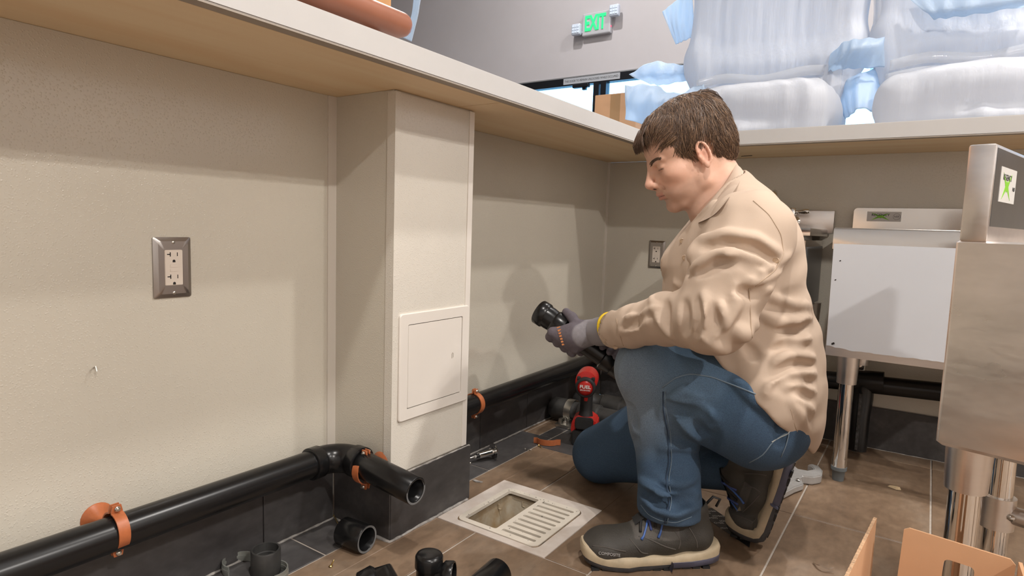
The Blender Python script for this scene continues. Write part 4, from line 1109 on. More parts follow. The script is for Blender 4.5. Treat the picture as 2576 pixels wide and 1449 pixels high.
# ================================================================== PIPE CUTTER, TAPE, SCRAPS
c0 = at(2020, 1205, 'z', .014)
pcut = thing('pipe_cutter', 'grey cast metal pipe cutter with a hooked jaw lying behind the shoe', 'tool', (c0.x, c0.y, 0))
MP = Matrix.Translation((c0.x, c0.y, 0))
def Q(px, py): 
    q = at(px, py, 'z', .016); return (q.x-c0.x, q.y-c0.y)
jaw = [Q(*t) for t in ((1968, 1236), (1985, 1222), (2020, 1205), (2045, 1208), (2066, 1204), (2069, 1190), (2060, 1180), (2042, 1174), (2030, 1176), (2043, 1181), (2046, 1188), (2030, 1191), (2008, 1187), (2000, 1180), (1990, 1178), (1975, 1195))]
m_ = MB(); m_.prism(jaw, MP, .001, .026, b=.003); m_.build('hook_jaw', M_ALU, pcut, angle=40)
hd = [Q(*t) for t in ((2022, 1222), (2012, 1204), (1990, 1212), (1975, 1225), (1955, 1232), (1930, 1250), (1925, 1270), (1950, 1258), (1975, 1243), (2000, 1230))]
m_ = MB(); m_.prism(hd, MP, .003, .022, b=.003); m_.build('handle', M_ALU, pcut, angle=40)
bl_ = [Q(*t) for t in ((1988, 1184), (2040, 1186), (2030, 1193), (1985, 1196))]
m_ = MB(); m_.prism(bl_, MP, .012, .0145); m_.build('blade', M_RUBBER, pcut)
q = at(2008, 1207, 'z', .026); MB().lathe((q.x, q.y, .026), (0, 0, 1), [(.006, 0), (.005, .002), (.0001, .0025)], 14).build('pivot', M_ZINC, pcut, True)

tp = [at(px, py, 'z', 0) for px, py in ((1752, 1288), (1790, 1278), (1890, 1345), (1885, 1378))]
tpo = thing('tape_strip', 'black printed tape strip stuck on the tile behind the front shoe', 'tape', tp[0])
m_ = MB(); m_.rings([[(p_.x, p_.y, .0006) for p_ in tp], [(p_.x, p_.y, .0010) for p_ in tp]]); m_.build('tape', mat('black_tape', (.012, .012, .014), .3), tpo)
tdir = (tp[2]-tp[1]).normalized(); tw = (tp[3]-tp[2]); 
for i in range(5):
    for j in range(2):
        c_ = tp[1].lerp(tp[2], .1+.19*i)+ (tp[0]-tp[1])*(.28+.44*j)*(1 if i < 4 else .6)
        text_part('lettering', '(Orbit)' if (i+j) % 3 else 'Orbit', .011, frame_m((c_.x, c_.y, .0012), (.8, .6, 0), (-.6, .8, 0)), M_WHITEINK, tpo, .0001)
q = at(2250, 1229, 'z', 0)
m_ = MB(); m_.add([(q.x-.018, q.y+.004, .001), (q.x+.004, q.y-.010, .001), (q.x+.017, q.y-.004, .001), (q.x+.014, q.y+.008, .001), (q.x-.012, q.y+.004, .006), (q.x+.005, q.y-.004, .010), (q.x+.013, q.y+.003, .007)],
           [(0, 1, 5, 4), (1, 2, 6, 5), (2, 3, 6), (3, 0, 4), (3, 4, 5, 6), (0, 3, 2, 1)])
tag(m_.build('plaster_chip', mat('plaster', (.62, .48, .30), .9)), 'small pale plaster chip on the floor beneath the middle sink', 'debris')
q = at(2068, 1432, 'z', 0)
m_ = MB(); P_ = [(-.020, .016, .002), (-.010, .002, .006), (.0, -.004, .009), (.012, -.003, .006), (.022, .004, .010)]
m_.rings([[(q.x+x+.002, q.y+y, z), (q.x+x, q.y+y-.004, z+.003), (q.x+x-.002, q.y+y, z-.001)] for x, y, z in P_])
tag(m_.build('foil_scrap', M_CHROME), 'small curled silver foil scrap on the brown tile by the box', 'debris')
q = at(1200, 1212, 'z', 0)
m_ = MB(); m_.prism([(-.014, -.003), (0, -.006), (.012, 0), (.016, .006), (.004, .004), (-.010, .004)], Matrix.Translation((q.x, q.y, 0)), .0005, .003); tag(m_.build('mortar_crumb', M_DUST), 'flat pale mortar crumb on the tile beside the column base', 'debris')
# ================================================================== PERSON
def vcol_mat(name, rough=.6, bump=0, bscale=200, bdist=.001, noise=0, nscale=60, sss=0, spec=.5, stretch=(1, 1, 1), weave=False, coat=0):
    mt, nt, b = nodes_of(name); N, L = nt.nodes, nt.links
    at_ = N.new('ShaderNodeAttribute'); at_.attribute_name = 'tint'
    tc = N.new('ShaderNodeTexCoord'); mp = N.new('ShaderNodeMapping'); mp.inputs['Scale'].default_value = stretch
    L.new(tc.outputs['Object'], mp.inputs[0])
    src = at_.outputs['Color']
    if noise:
        nz = N.new('ShaderNodeTexNoise'); nz.inputs['Scale'].default_value = nscale; nz.inputs['Detail'].default_value = 5
        L.new(mp.outputs[0], nz.inputs['Vector'])
        mr = N.new('ShaderNodeMapRange'); mr.inputs['From Min'].default_value = .25; mr.inputs['From Max'].default_value = .75
        mr.inputs['To Min'].default_value = 1-noise; mr.inputs['To Max'].default_value = 1+noise
        L.new(nz.outputs['Fac'], mr.inputs['Value'])
        vm = N.new('ShaderNodeVectorMath'); vm.operation = 'SCALE'
        L.new(src, vm.inputs[0]); L.new(mr.outputs[0], vm.inputs['Scale']); src = vm.outputs[0]
    L.new(src, b.inputs['Base Color'])
    b.inputs['Roughness'].default_value = rough; b.inputs['Specular IOR Level'].default_value = spec
    b.inputs['Coat Weight'].default_value = coat
    if sss:
        b.inputs['Subsurface Weight'].default_value = sss; b.inputs['Subsurface Radius'].default_value = (.010, .0035, .002); b.inputs['Subsurface Scale'].default_value = .6
    if bump:
        if weave:
            n2 = N.new('ShaderNodeTexWave'); n2.inputs['Scale'].default_value = bscale; n2.inputs['Distortion'].default_value = 1.5; n2.bands_direction = 'DIAGONAL'
        else:
            n2 = N.new('ShaderNodeTexNoise'); n2.inputs['Scale'].default_value = bscale; n2.inputs['Detail'].default_value = 3
        L.new(mp.outputs[0], n2.inputs['Vector'])
        bp = N.new('ShaderNodeBump'); bp.inputs['Strength'].default_value = bump; bp.inputs['Distance'].default_value = bdist
        L.new(n2.outputs['Fac'], bp.inputs['Height']); L.new(bp.outputs[0], b.inputs['Normal'])
    return mt
def P(px, py, y): return at(px, py, 'y', y)
FD = Vector((-.93, -.37, 0)).normalized(); LD = Vector((.37, -.93, 0)).normalized(); ZD = Vector((0, 0, 1))
man = thing('person', 'man in tan work shirt, jeans and gloves kneeling and holding a black pipe fitting', 'person', (.75, -1.05, 0))

# ---------------- jeans
hipL = P(1905, 1050, -1.11); kneeL = P(1638, 928, -1.11)
hipR = hipL-LD*.23+Vector((0, 0, -.015))
kneeR = P(1512, 1128, -.87); kneeR.z = .080
ankR = Vector((.835, -.905, .140))
J = SDF((.33, -1.36, -.004), (1.10, -.70, .53), .0045)
J.path([hipL, P(1800, 1008, -1.13), kneeL], [.100, .093, .082], k=.03)
J.ell(P(1915, 1068, -1.07), (.094, .11, .080), k=.05)
J.ell(hipR+Vector((-.01, .0, .0)), (.095, .10, .095), k=.05)
J.cap(hipL+Vector((-.01, 0, .04)), hipR+Vector((-.03, 0, .04)), .095, .095, k=.05)
J.path([kneeL+Vector((.004, 0, -.004)), P(1668, 1070, -1.13), P(1682, 1180, -1.15), P(1684, 1268, -1.165), P(1686, 1318, -1.17)], [.078, .070, .063, .064, .066], k=.03)
J.path([hipR, hipR.lerp(kneeR, .5)+Vector((0, 0, .012)), kneeR], [.105, .093, .080], k=.03)
J.path([kneeR, kneeR.lerp(ankR, .45)+Vector((0, 0, -.004)), ankR, ankR+Vector((.03, -.004, .03))], [.074, .058, .047, .046], k=.022)
# folds at the front knee, behind the knee, stacked at the ankle
for pix, r, k in [([(1765, 1000), (1722, 985), (1680, 1010), (1660, 1050)], .006, .014), ([(1800, 1050), (1760, 1035), (1715, 1015)], .008, .016), ([(1757, 1105), (1735, 1070), (1700, 1040)], .008, .016),
                  ([(1755, 1130), (1700, 1120), (1660, 1128)], .005, .014), ([(1757, 1240), (1720, 1262), (1680, 1262), (1620, 1225)], .008, .014), ([(1757, 1275), (1700, 1292), (1650, 1278), (1612, 1250)], .007, .012),
                  ([(1608, 1205), (1650, 1240), (1690, 1255)], .006, .014), ([(1750, 1205), (1710, 1218), (1670, 1212)], .005, .014), ([(1585, 885), (1570, 930), (1572, 985)], .006, .02),
                  ([(1590, 1070), (1530, 1085), (1480, 1120)], .006, .014), ([(1600, 1120), (1540, 1150), (1490, 1165)], .007, .014), ([(1605, 1180), (1550, 1178), (1500, 1190)], .005, .012),
                  ([(1850, 960), (1900, 1000), (1950, 1040)], .006, .02)]:
    J.fold(pix, r*1.25, k*.9)
for pix, r in [([(1775, 1030), (1740, 1028), (1705, 1030)], .006), ([(1770, 1075), (1772, 1110), (1766, 1150)], .006), ([(1750, 1255), (1700, 1277), (1640, 1262)], .005), ([(1600, 1140), (1545, 1165), (1508, 1180)], .005)]:
    J.fold(pix, r, .012, sub=True)
for pix, r in [([(1778, 1058), (1745, 1042), (1705, 1034), (1672, 1015)], .009), ([(1774, 1092), (1748, 1072), (1712, 1062)], .007), ([(1765, 1150), (1720, 1150), (1690, 1160)], .005), ([(1608, 1232), (1650, 1258), (1700, 1268), (1752, 1248)], .007), ([(1600, 1105), (1550, 1120), (1505, 1140)], .006), ([(1800, 1085), (1790, 1120), (1795, 1155)], .006), ([(1980, 1030), (1968, 1075), (1962, 1120)], .005), ([(1560, 1000), (1588, 1030), (1600, 1075)], .005)]:
    J.fold(pix, r, .016, sub=True)
# hem of the front leg: cut off square with the trouser bottom, hollowed
hm = [P(1612, 1282, -1.12), P(1690, 1326, -1.22), P(1756, 1290, -1.14)]
J.box(P(1690, 1318, -1.17)+Vector((0, 0, -.028)), (.12, .12, .05), rd=.004, k=.006, sub=True)
J.box(Vector((.5, -1, -.02)), (.8, .8, .0212), rd=.001, k=.004, sub=True)
vt, F = J.mesh(1)
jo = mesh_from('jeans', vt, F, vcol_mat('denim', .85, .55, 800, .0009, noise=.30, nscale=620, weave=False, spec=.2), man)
def near(vt, p, r): 
    d = np.linalg.norm(vt-np.array(p), axis=1); return np.clip(1-d/r, 0, 1)
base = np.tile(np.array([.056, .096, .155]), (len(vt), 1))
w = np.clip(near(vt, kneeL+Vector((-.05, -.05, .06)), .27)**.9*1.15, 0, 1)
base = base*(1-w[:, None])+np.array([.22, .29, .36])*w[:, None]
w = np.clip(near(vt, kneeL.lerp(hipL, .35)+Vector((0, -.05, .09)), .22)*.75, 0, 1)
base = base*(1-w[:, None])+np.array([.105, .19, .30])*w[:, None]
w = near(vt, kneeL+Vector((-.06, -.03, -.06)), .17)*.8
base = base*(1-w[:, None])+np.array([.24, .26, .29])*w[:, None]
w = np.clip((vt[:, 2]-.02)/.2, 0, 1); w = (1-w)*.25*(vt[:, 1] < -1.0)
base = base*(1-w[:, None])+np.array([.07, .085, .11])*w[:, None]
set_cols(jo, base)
M_SEAM = mat('denim_seam', (.17, .23, .29), .9); M_SEAMD = mat('denim_seam_dark', (.028, .05, .09), .9); M_THREAD = mat('thread', (.46, .48, .46), .9)
def seam(pix, material, r=.0016, name='seam', S=None, parent=None, out=.0010):
    Pq = (S or J).hits(pix)
    Q_ = [Pq[0]] if Pq else []
    for p_ in Pq[1:]:
        if (p_-Q_[-1]).length < .05: Q_.append(p_)
    if len(Q_) < 3: return
    Q_ = [Q_[0]]+[(Q_[i-1]+Q_[i]*2+Q_[i+1])/4 for i in range(1, len(Q_)-1)]+[Q_[-1]]
    Q_ = [CAMPOS+(p_-CAMPOS)*(1-out/((p_-CAMPOS).length)) for p_ in Q_]
    MB().tube(Q_, r, 6).build(name, material, parent or jo, True)
seam([(1666, 975), (1700, 950), (1735, 940), (1790, 948), (1860, 975), (1930, 1003), (1978, 1014)], M_SEAM)
seam([(1668, 985), (1668, 1030), (1680, 1090), (1683, 1160), (1675, 1205), (1683, 1260), (1672, 1318)], M_SEAMD, .0014)
seam([(1674, 985), (1675, 1030), (1687, 1090), (1690, 1160), (1682, 1205), (1690, 1260), (1678, 1318)], M_SEAM, .0009)
seam([(1590, 1078), (1540, 1098), (1500, 1128), (1480, 1165)], M_SEAM, .0013); seam([(1592, 1085), (1545, 1104), (1506, 1133), (1486, 1168)], M_SEAMD, .0022)
seam([(1606, 1166), (1560, 1168), (1500, 1180)], M_SEAM, .0013)
seam([(1885, 1164), (1920, 1145), (1945, 1110), (1975, 1090), (1985, 1092)], M_SEAM, .0012); seam([(1942, 1112), (1965, 1098), (1984, 1092), (1988, 1080), (2006, 1070)], M_THREAD, .0012)
seam([(1985, 1090), (1978, 1120), (1965, 1150)], M_SEAM, .0011)
seam([(1612, 1270), (1630, 1295), (1660, 1310), (1700, 1316), (1740, 1300)], M_SEAM, .0009)

# ---------------- shirt
SL = P(1890, 590, -1.185); SC = SL-LD*.185; SR = SL-LD*.37
EL = P(1798, 800, -1.285); WL = P(1545, 830, -1.165)
S = SDF((.46, -1.40, .26), (1.12, -.68, .93), .0042)
tc_ = [P(1822, 545, -1.0), P(1834, 650, -1.0), P(1844, 780, -1.0), P(1888, 895, -1.01), P(1922, 985, -1.02), P(1938, 1055, -1.03)]
S.path(tc_, [.104, .146, .154, .148, .120, .105], k=.03, lat=LD, ls=1.22)
S.cap(SL+Vector((-.01, .01, 0)), SR, .082, .078, k=.05)
S.ell(P(1888, 640, -1.05), (.092, .12, .12), k=.05)            # shoulder blade
S.cap(SC+Vector((.0, 0, .015)), SC+Vector((-.02, -.008, .075)), .085, .058, k=.04)   # rise to the neck
S.ell(P(1945, 1000, -1.13), (.072, .095, .09), k=.04)           # cloth over the hip
# hem: cut along the line that runs over the hip
h0, h1 = P(1800, 905, -1.2), P(2016, 1116, -1.10)
hv = (h1-h0).normalized(); hn = hv.cross(LD).normalized()
if hn.z > 0: hn = -hn
RB = np.array([list(hv), list(LD), list(hn)]).T
S.box(h0.lerp(h1, .5)+hn*.30+LD*-.1, (.6, .6, .30), RB, rd=.003, k=.004, sub=True)
S.path([SL, SL.lerp(EL, .5)+Vector((-.004, -.012, 0)), EL], [.083, .078, .072], k=.022)
S.path([EL, EL.lerp(WL, .45)+Vector((0, 0, .010)), EL.lerp(WL, .8)+Vector((0, 0, .004)), WL], [.066, .053, .046, .0435], k=.015)
ER = Vector((.66, -.76, .54)); WR = P(1545, 880, -.99)
S.path([SR, ER], [.078, .066], k=.02); S.path([ER, WR], [.062, .045], k=.012)
# sleeve folds, arm-pit and waist folds, back folds (ridges then creases), traced over the cloth
ridges = [([(1960, 640), (1900, 605), (1820, 590), (1760, 605), (1735, 650)], .010, .018), ([(1930, 665), (1870, 640), (1800, 640), (1740, 680)], .007, .016), ([(1915, 700), (1875, 670), (1830, 650)], .006, .014),
          ([(1720, 690), (1760, 700), (1800, 730)], .006, .014), ([(1698, 712), (1730, 735), (1745, 790), (1740, 835)], .006, .012), ([(1685, 725), (1690, 770), (1700, 820)], .006, .012), ([(1770, 740), (1775, 790), (1765, 850)], .007, .014),
          ([(1810, 760), (1815, 810), (1790, 850)], .007, .014), ([(1850, 720), (1850, 770), (1825, 830)], .006, .014), ([(1640, 750), (1655, 800), (1690, 850)], .005, .012), ([(1590, 795), (1560, 815), (1560, 840)], .004, .010), ([(1640, 805), (1600, 825), (1565, 838)], .0045, .010), ([(1660, 770), (1610, 790), (1565, 800)], .004, .010),
          ([(1880, 720), (1930, 700), (1990, 665)], .005, .012), ([(1900, 735), (1960, 725), (2010, 700)], .005, .012), ([(1880, 705), (1925, 680), (1985, 640)], .005, .012),
          ([(2035, 770), (1990, 765), (1930, 745)], .007, .018), ([(2040, 800), (2005, 815), (1960, 812), (1910, 790)], .010, .02), ([(1890, 815), (1930, 840), (1970, 850), (2020, 835)], .009, .02), ([(2035, 850), (1990, 880), (1975, 900)], .009, .018), ([(2045, 900), (2000, 895), (1950, 915)], .009, .018), ([(1855, 830), (1900, 870), (1930, 930)], .008, .02),
          ([(2048, 940), (2000, 935), (1950, 960), (1930, 990)], .010, .018), ([(2050, 985), (2015, 965), (1975, 975)], .010, .016), ([(2045, 1035), (2010, 1005), (1985, 990)], .009, .016), ([(2030, 1080), (2012, 1040), (1990, 1015)], .006, .014),
          ([(1790, 865), (1840, 890), (1890, 930)], .007, .016), ([(1690, 560), (1680, 620), (1668, 700)], .006, .014), ([(1740, 560), (1755, 535), (1800, 510)], .007, .014), ([(1760, 600), (1745, 570), (1790, 540), (1830, 512)], .006, .012)]
for pix, r, k in ridges: S.fold(pix, r*(.55 if r < .008 else .42)*(1 if sum(q[0] for q in pix)/len(pix) < 1925 else .42), k*1.1)
creases = [([(1955, 660), (1900, 625), (1830, 612), (1770, 625)], .006), ([(1915, 690), (1860, 662), (1810, 662), (1760, 690)], .005), ([(1925, 735), (1890, 742), (1855, 730)], .008), ([(1755, 755), (1757, 800), (1752, 845)], .006), ([(1790, 770), (1795, 815), (1780, 850)], .006), ([(1718, 760), (1722, 800), (1718, 840)], .005), ([(1672, 760), (1675, 800), (1680, 835)], .005),
           ([(1960, 830), (2010, 832), (2040, 815)], .008), ([(1945, 880), (1985, 868), (2035, 868)], .007), ([(1935, 950), (1990, 918), (2045, 918)], .008), ([(1945, 985), (1990, 955), (2048, 962)], .006), ([(1975, 990), (2010, 985), (2045, 1008)], .006), ([(1900, 900), (1870, 860), (1840, 845)], .006), ([(1610, 810), (1575, 828)], .004), ([(1730, 690), (1722, 640), (1745, 600)], .007)]
for pix, r in creases: S.fold(pix, r*(.7 if sum(q[0] for q in pix)/len(pix) < 1925 else .4), .016, sub=True)
S.noise(.0018, 55, 4)
# open cuff
cx_ = (WL-EL).normalized()
S.cap(WL-cx_*.01, WL+cx_*.09, .039, .039, k=.003, sub=True)
RB2 = np.array([list(cx_), list(cx_.cross(ZD).normalized()), list(cx_.cross(cx_.cross(ZD)).normalized())]).T
S.box(WL+cx_*.062, (.045, .08, .08), RB2, rd=.003, k=.004, sub=True)
# neck opening
S.cap(SC+Vector((-.035, -.015, .05)), SC+Vector((-.085, -.033, .18)), .060, .085, k=.004, sub=True)
ct0, ct1 = P(1853, 412, -1.02), P(1738, 550, -1.085)
cd_ = (ct1-ct0).normalized(); cn_ = cd_.cross(LD).normalized()
if cn_.z < 0: cn_ = -cn_
S.box(ct0.lerp(ct1, .5)+cn_*.145, (.35, .40, .15), np.array([list(cd_), list(LD), list(cn_)]).T, rd=.002, k=.004, sub=True)
S.cap(SC+Vector((-.06, -.025, .03)), SC+Vector((-.16, -.065, .12)), .050, .075, k=.006, sub=True)
vt, F = S.mesh(1)
so = mesh_from('shirt', vt, F, vcol_mat('tan_cotton', .8, .18, 700, .0006, noise=.035, nscale=14, spec=.25), man)
set_cols(so, np.tile(np.array([.52, .405, .315]), (len(vt), 1)))
M_SHSEAM = mat('shirt_seam', (.42, .31, .22), .85); M_COLLAR = mat('collar_cotton', (.52, .405, .315), .8, noise=.03, nscale=20); M_BUTTON = mat('button', (.50, .36, .24), .4)
seam([(1895, 505), (1935, 540), (1965, 590), (1972, 640), (1950, 680), (1900, 720)], M_SHSEAM, .0011, 'stitching', S, so, .0002)
seam([(1885, 725), (1888, 790), (1890, 840), (1900, 890), (1915, 950)], M_SHSEAM, .0011, 'stitching', S, so, .0002)
seam([(1550, 800), (1558, 840), (1572, 880)], M_SHSEAM, .0009, 'stitching', S, so, .0002)
seam([(1990, 1030), (1997, 1065), (2012, 1100)], M_SHSEAM, .0008, 'stitching', S, so, .0002)
seam([(1680, 560), (1668, 620), (1662, 690)], M_SHSEAM, .0010, 'stitching', S, so, .0002)
for px, py in ((1548, 873), (1716, 606), (1722, 648), (1952, 655)):
    h_ = S.hit(px, py)
    if h_ is not None:
        d_ = (CAMPOS-h_).normalized(); MB().lathe(h_-d_*.0005, d_, [(.0058, 0), (.0058, .0018), (.0045, .0026), (.0042, .0018), (.0001, .0018)], 16).build('button', M_BUTTON, so, angle=40)
# collar: stand and leaf swept round the neck, left side traced, right side mirrored
ctr = SC+Vector((-.055, -.022, .11))
COLLAR_T = [(1853, 412), (1838, 442), (1806, 484), (1772, 522), (1738, 550)]
COLLAR_B = [(1871, 430), (1860, 458), (1832, 500), (1795, 541), (1757, 560)]
top = [P(x_, y_, d_) for (x_, y_), d_ in zip(COLLAR_T, (-1.02, -1.055, -1.085, -1.095, -1.085))]; bot = [P(x_, y_, d_) for (x_, y_), d_ in zip(COLLAR_B, (-1.02, -1.075, -1.115, -1.125, -1.105))]
# ---------------- head, neck (body)
HS = 1.04
HC = P(1742, 397, -1.045)
yawF = Vector((-.80, -.60, 0)).normalized(); pit = math.radians(26)
HF = (yawF*math.cos(pit)-ZD*math.sin(pit)); HL = Vector((-yawF.y*-1, yawF.x, 0)); HL = Vector((-yawF.y, yawF.x, 0))
HU = HF.cross(HL).normalized()
if HU.z < 0: HL = -HL; HU = HF.cross(HL).normalized()
roll_ = math.radians(3)
HR = np.array([list(HF), list(HL), list(HU)]).T
def H(f, l, u): return HC+(HF*f+HL*l+HU*u)*(.01*HS)
cm = .01*HS
B = SDF(HC-Vector((.17, .17, .235)), HC+Vector((.17, .17, .165)), .0021)
def he(f, l, u, a, b, c, k=1.2, sub=False, R=None): B.ell(H(f, l, u), (a*cm, b*cm, c*cm), HR if R is None else R, k*cm, sub)
def hcp(p, q, r0, r1=None, k=.6, sub=False): B.cap(H(*p), H(*q), r0*cm, (r0 if r1 is None else r1)*cm, k*cm, sub)
he(-.6, 0, 4.8, 9.2, 7.3, 7.9)
he(4.6, 0, 4.4, 4.5, 6.2, 4.6, 2)
he(4.3, 0, -1.6, 5.0, 5.9, 6.0, 2)
he(3.6, 0, -5.5, 5.3, 5.0, 3.7, 2.0)
he(7.3, 0, -8.0, 2.2, 2.5, 1.8, 1.3)
he(.9, 5.0, -4.2, 1.8, 1.2, 2.6, 1.5); he(.9, -5.0, -4.2, 1.8, 1.2, 2.6, 1.5)
hcp((.8, 5.2, -5.6), (6.2, 2.6, -8.2), .8, 1.0, 1.2); hcp((.8, -5.2, -5.6), (6.2, -2.6, -8.2), .8, 1.0, 1.2)
for s in (1, -1):
    he(6.2, 4.0*s, -1.1, 2.4, 2.0, 1.8, 1.6); he(8.7, 1.35*s, -.9, 1.2, .9, 1.9, .8)
    he(9.45, 2.9*s, 1.15, 1.3, 1.8, 1.05, .9, True)
    he(7.62, 3.1*s, 1.0, 1.25, 1.35, 1.2, .2)
    hcp((9.05, 1.0*s, 2.3), (7.8, 4.3*s, 2.7), .62, .35, 1.2)
    he(10.15, 1.25*s, -2.2, .95, .62, .72, .5)
    he(10.55, .62*s, -2.75, .5, .32, .35, .15, True)
    he(6.5, 2.8*s, -4.9, 2.3, 1.5, 1.8, 1.5)
hcp((9.0, 0, 2.2), (11.1, 0, -1.3), .70, .85, 1.0)
he(11.1, 0, -1.75, 1.0, .95, .85, .6)
he(10.0, 0, -2.6, 1.2, .5, .6, .6)
he(8.7, 0, -4.0, 1.35, 2.6, 1.6, 1.2)
hcp((9.35, -1.9, -4.75), (10.05, 0, -4.30), .40, .50, .4); hcp((9.35, 1.9, -4.75), (10.05, 0, -4.30), .40, .50, .4)
hcp((9.15, -1.6, -5.35), (9.75, 0, -5.45), .42, .58, .4); hcp((9.15, 1.6, -5.35), (9.75, 0, -5.45), .42, .58, .4)
hcp((9.6, -2.2, -4.95), (10.55, 0, -4.90), .13, .13, .25, True); hcp((9.6, 2.2, -4.95), (10.55, 0, -4.90), .13, .13, .25, True)
he(9.9, 0, -6.55, .75, 1.9, .5, .9, True)
# nasolabial and lid creases
for s in (1, -1):
    hcp((9.5, 1.9*s, -2.4), (8.6, 2.9*s, -4.4), .14, .10, .5, True)
    hcp((9.02, 1.9*s, 1.75), (8.55, 4.3*s, 1.65), .10, .08, .25, True)
    hcp((9.10, 1.9*s, .62), (8.60, 4.25*s, .70), .09, .07, .18, True)
# ears
for s in (1, -1):
    he(.15, 7.0*s, .1, 1.25, .5, 2.6, .5)
    ring = [(.05-1.15*math.cos(a)+.15*math.sin(a), (7.65-.25*max(0, -math.cos(a)))*s, .30+2.45*math.sin(a)) for a in np.linspace(-1.2, 2.9, 12)]
    B.path([H(*q) for q in ring], [.30*cm]*12, .22*cm)
    he(.25, 7.55*s, -2.35, .60, .38, .7, .4)
    he(.25, 7.75*s, -.25, .62, .55, 1.05, .2, True); he(1.05, 7.35*s, -.45, .32, .42, .55, .3)
# neck down into the collar
NB = SC+Vector((-.03, -.01, .03))
B.path([H(-2.2, 0, -1.5), H(-2.8, 0, -7.5), NB], [.060, .055, .062], k=.02)
B.cap(H(1.6, 0, -7.6), NB+Vector((-.035, -.012, .02)), .036, .045, k=.02)
vt, F = B.mesh(1)
def pick(G_, q, off, fb):
    h_ = G_.hit(*q)
    return fb if h_ is None else CAMPOS+(h_-CAMPOS)*(1-off/(h_-CAMPOS).length)
top = [top[0]]+[pick(B, q, .010, t_) for q, t_ in zip(COLLAR_T[1:4], top[1:4])]+[pick(S, COLLAR_T[4], .006, top[4])]
bot = [bot[0]]+[pick(S, q, .006, t_) for q, t_ in zip(COLLAR_B[1:], bot[1:])]
def mirror(p): return p-LD*(2*((p-ctr).dot(LD)))
def smoothpath(pts, n=28):
    out = []
    for i in range(n+1):
        t = i/n*(len(pts)-1); k = min(int(t), len(pts)-2); u = t-k
        p0, p1, p2, p3 = pts[max(k-1, 0)], pts[k], pts[k+1], pts[min(k+2, len(pts)-1)]
        out.append(.5*((2*p1)+(p2-p0)*u+(2*p0-5*p1+4*p2-p3)*u*u+(3*p1-p0-3*p2+p3)*u**3))
    return out
fullT = smoothpath([mirror(p) for p in reversed(top[1:])]+[top[0]-LD*(top[0]-ctr).dot(LD)]+top[1:], 40)
fullB = smoothpath([mirror(p) for p in reversed(bot[1:])]+[bot[0]-LD*(bot[0]-ctr).dot(LD)]+bot[1:], 40)
rings = []
for a, b in zip(fullT, fullB):
    inn = (ctr-(a+b)/2); inn.z *= .3; inn.normalize(); m2_ = (a+b)/2-inn*.0015
    rings.append([a, m2_, b, b+inn*.0035, m2_+inn*.004, a+inn*.0035-ZD*.001])
MB().rings(rings).build('collar', M_COLLAR, so, angle=60)
loc = (vt-np.array(HC)) @ HR/cm
bo = mesh_from('body', vt, F, vcol_mat('skin', .48, .12, 260, .0006, noise=.07, nscale=45, sss=.12, spec=.4), man)
col = np.tile(np.array([.70, .425, .31]), (len(vt), 1))
def blend(mask, c):
    global col
    col = col*(1-mask[:, None])+np.array(c)*mask[:, None]
f_, l_, u_ = loc[:, 0], loc[:, 1], loc[:, 2]
g_ = lambda f, l, u, r: np.clip(1-np.sqrt((f_-f)**2+(np.abs(l_)-l)**2+(u_-u)**2)/r, 0, 1)
blend(g_(7, 4.5, -2, 4)*.35, (.76, .36, .25)); blend(g_(11, 0, -2, 2.5)*.5, (.76, .36, .26)); blend(g_(.1, 7.6, .3, 3.4)*.6, (.80, .38, .28))
st_m = np.clip((-3.2-u_)/1.6, 0, 1)*np.clip((f_-1.0)/3, 0, 1)*.42; blend(st_m, (.34, .22, .165))
for q_ in ((7.6, 4.3, -.9, .16), (7.0, 4.6, -1.6, .13), (8.6, 2.8, -3.4, .15), (5.0, 6.0, 1.5, .14), (4.0, 6.2, -.6, .12), (3.0, 6.0, -2.2, .2), (5.6, 5.2, -3.2, .18), (2.4, 6.2, -3.6, .16), (6.0, 4.6, -4.6, .14)):
    blend(np.clip(g_(*q_[:3], q_[3]*2.4)*1.6, 0, 1)*.45*(l_ > 0), (.32, .15, .10))
blend(np.clip(1-np.abs(u_+3.55)/.8, 0, 1)*np.clip((f_-8.3)/1, 0, 1)*.25, (.2, .12, .09))
lip = np.clip(1-np.abs(u_+4.9)/1.05, 0, 1)**.5*np.clip((f_-9.0)/.7, 0, 1)*(np.abs(l_) < 2.1)*.75; blend(lip, (.58, .24, .19))
blend(np.clip(1-np.abs(u_+4.93)/.16, 0, 1)*np.clip((f_-8.8)/.4, 0, 1)*(np.abs(l_) < 2.2)*.9, (.09, .03, .025))
lash = np.clip(1-np.abs(u_-.62-.03*(np.abs(l_)-3))/.22, 0, 1)*(np.abs(np.abs(l_)-3.1) < 1.25)*np.clip((f_-7.9)/.4, 0, 1); blend(lash*.95, (.03, .02, .018))
blend(g_(8.9, 3.0, .1, 1.7)*.35, (.33, .16, .12))
blend(np.clip(g_(10.5, .6, -2.8, .55)*1.8, 0, 1), (.05, .02, .015))
set_cols(bo, col)
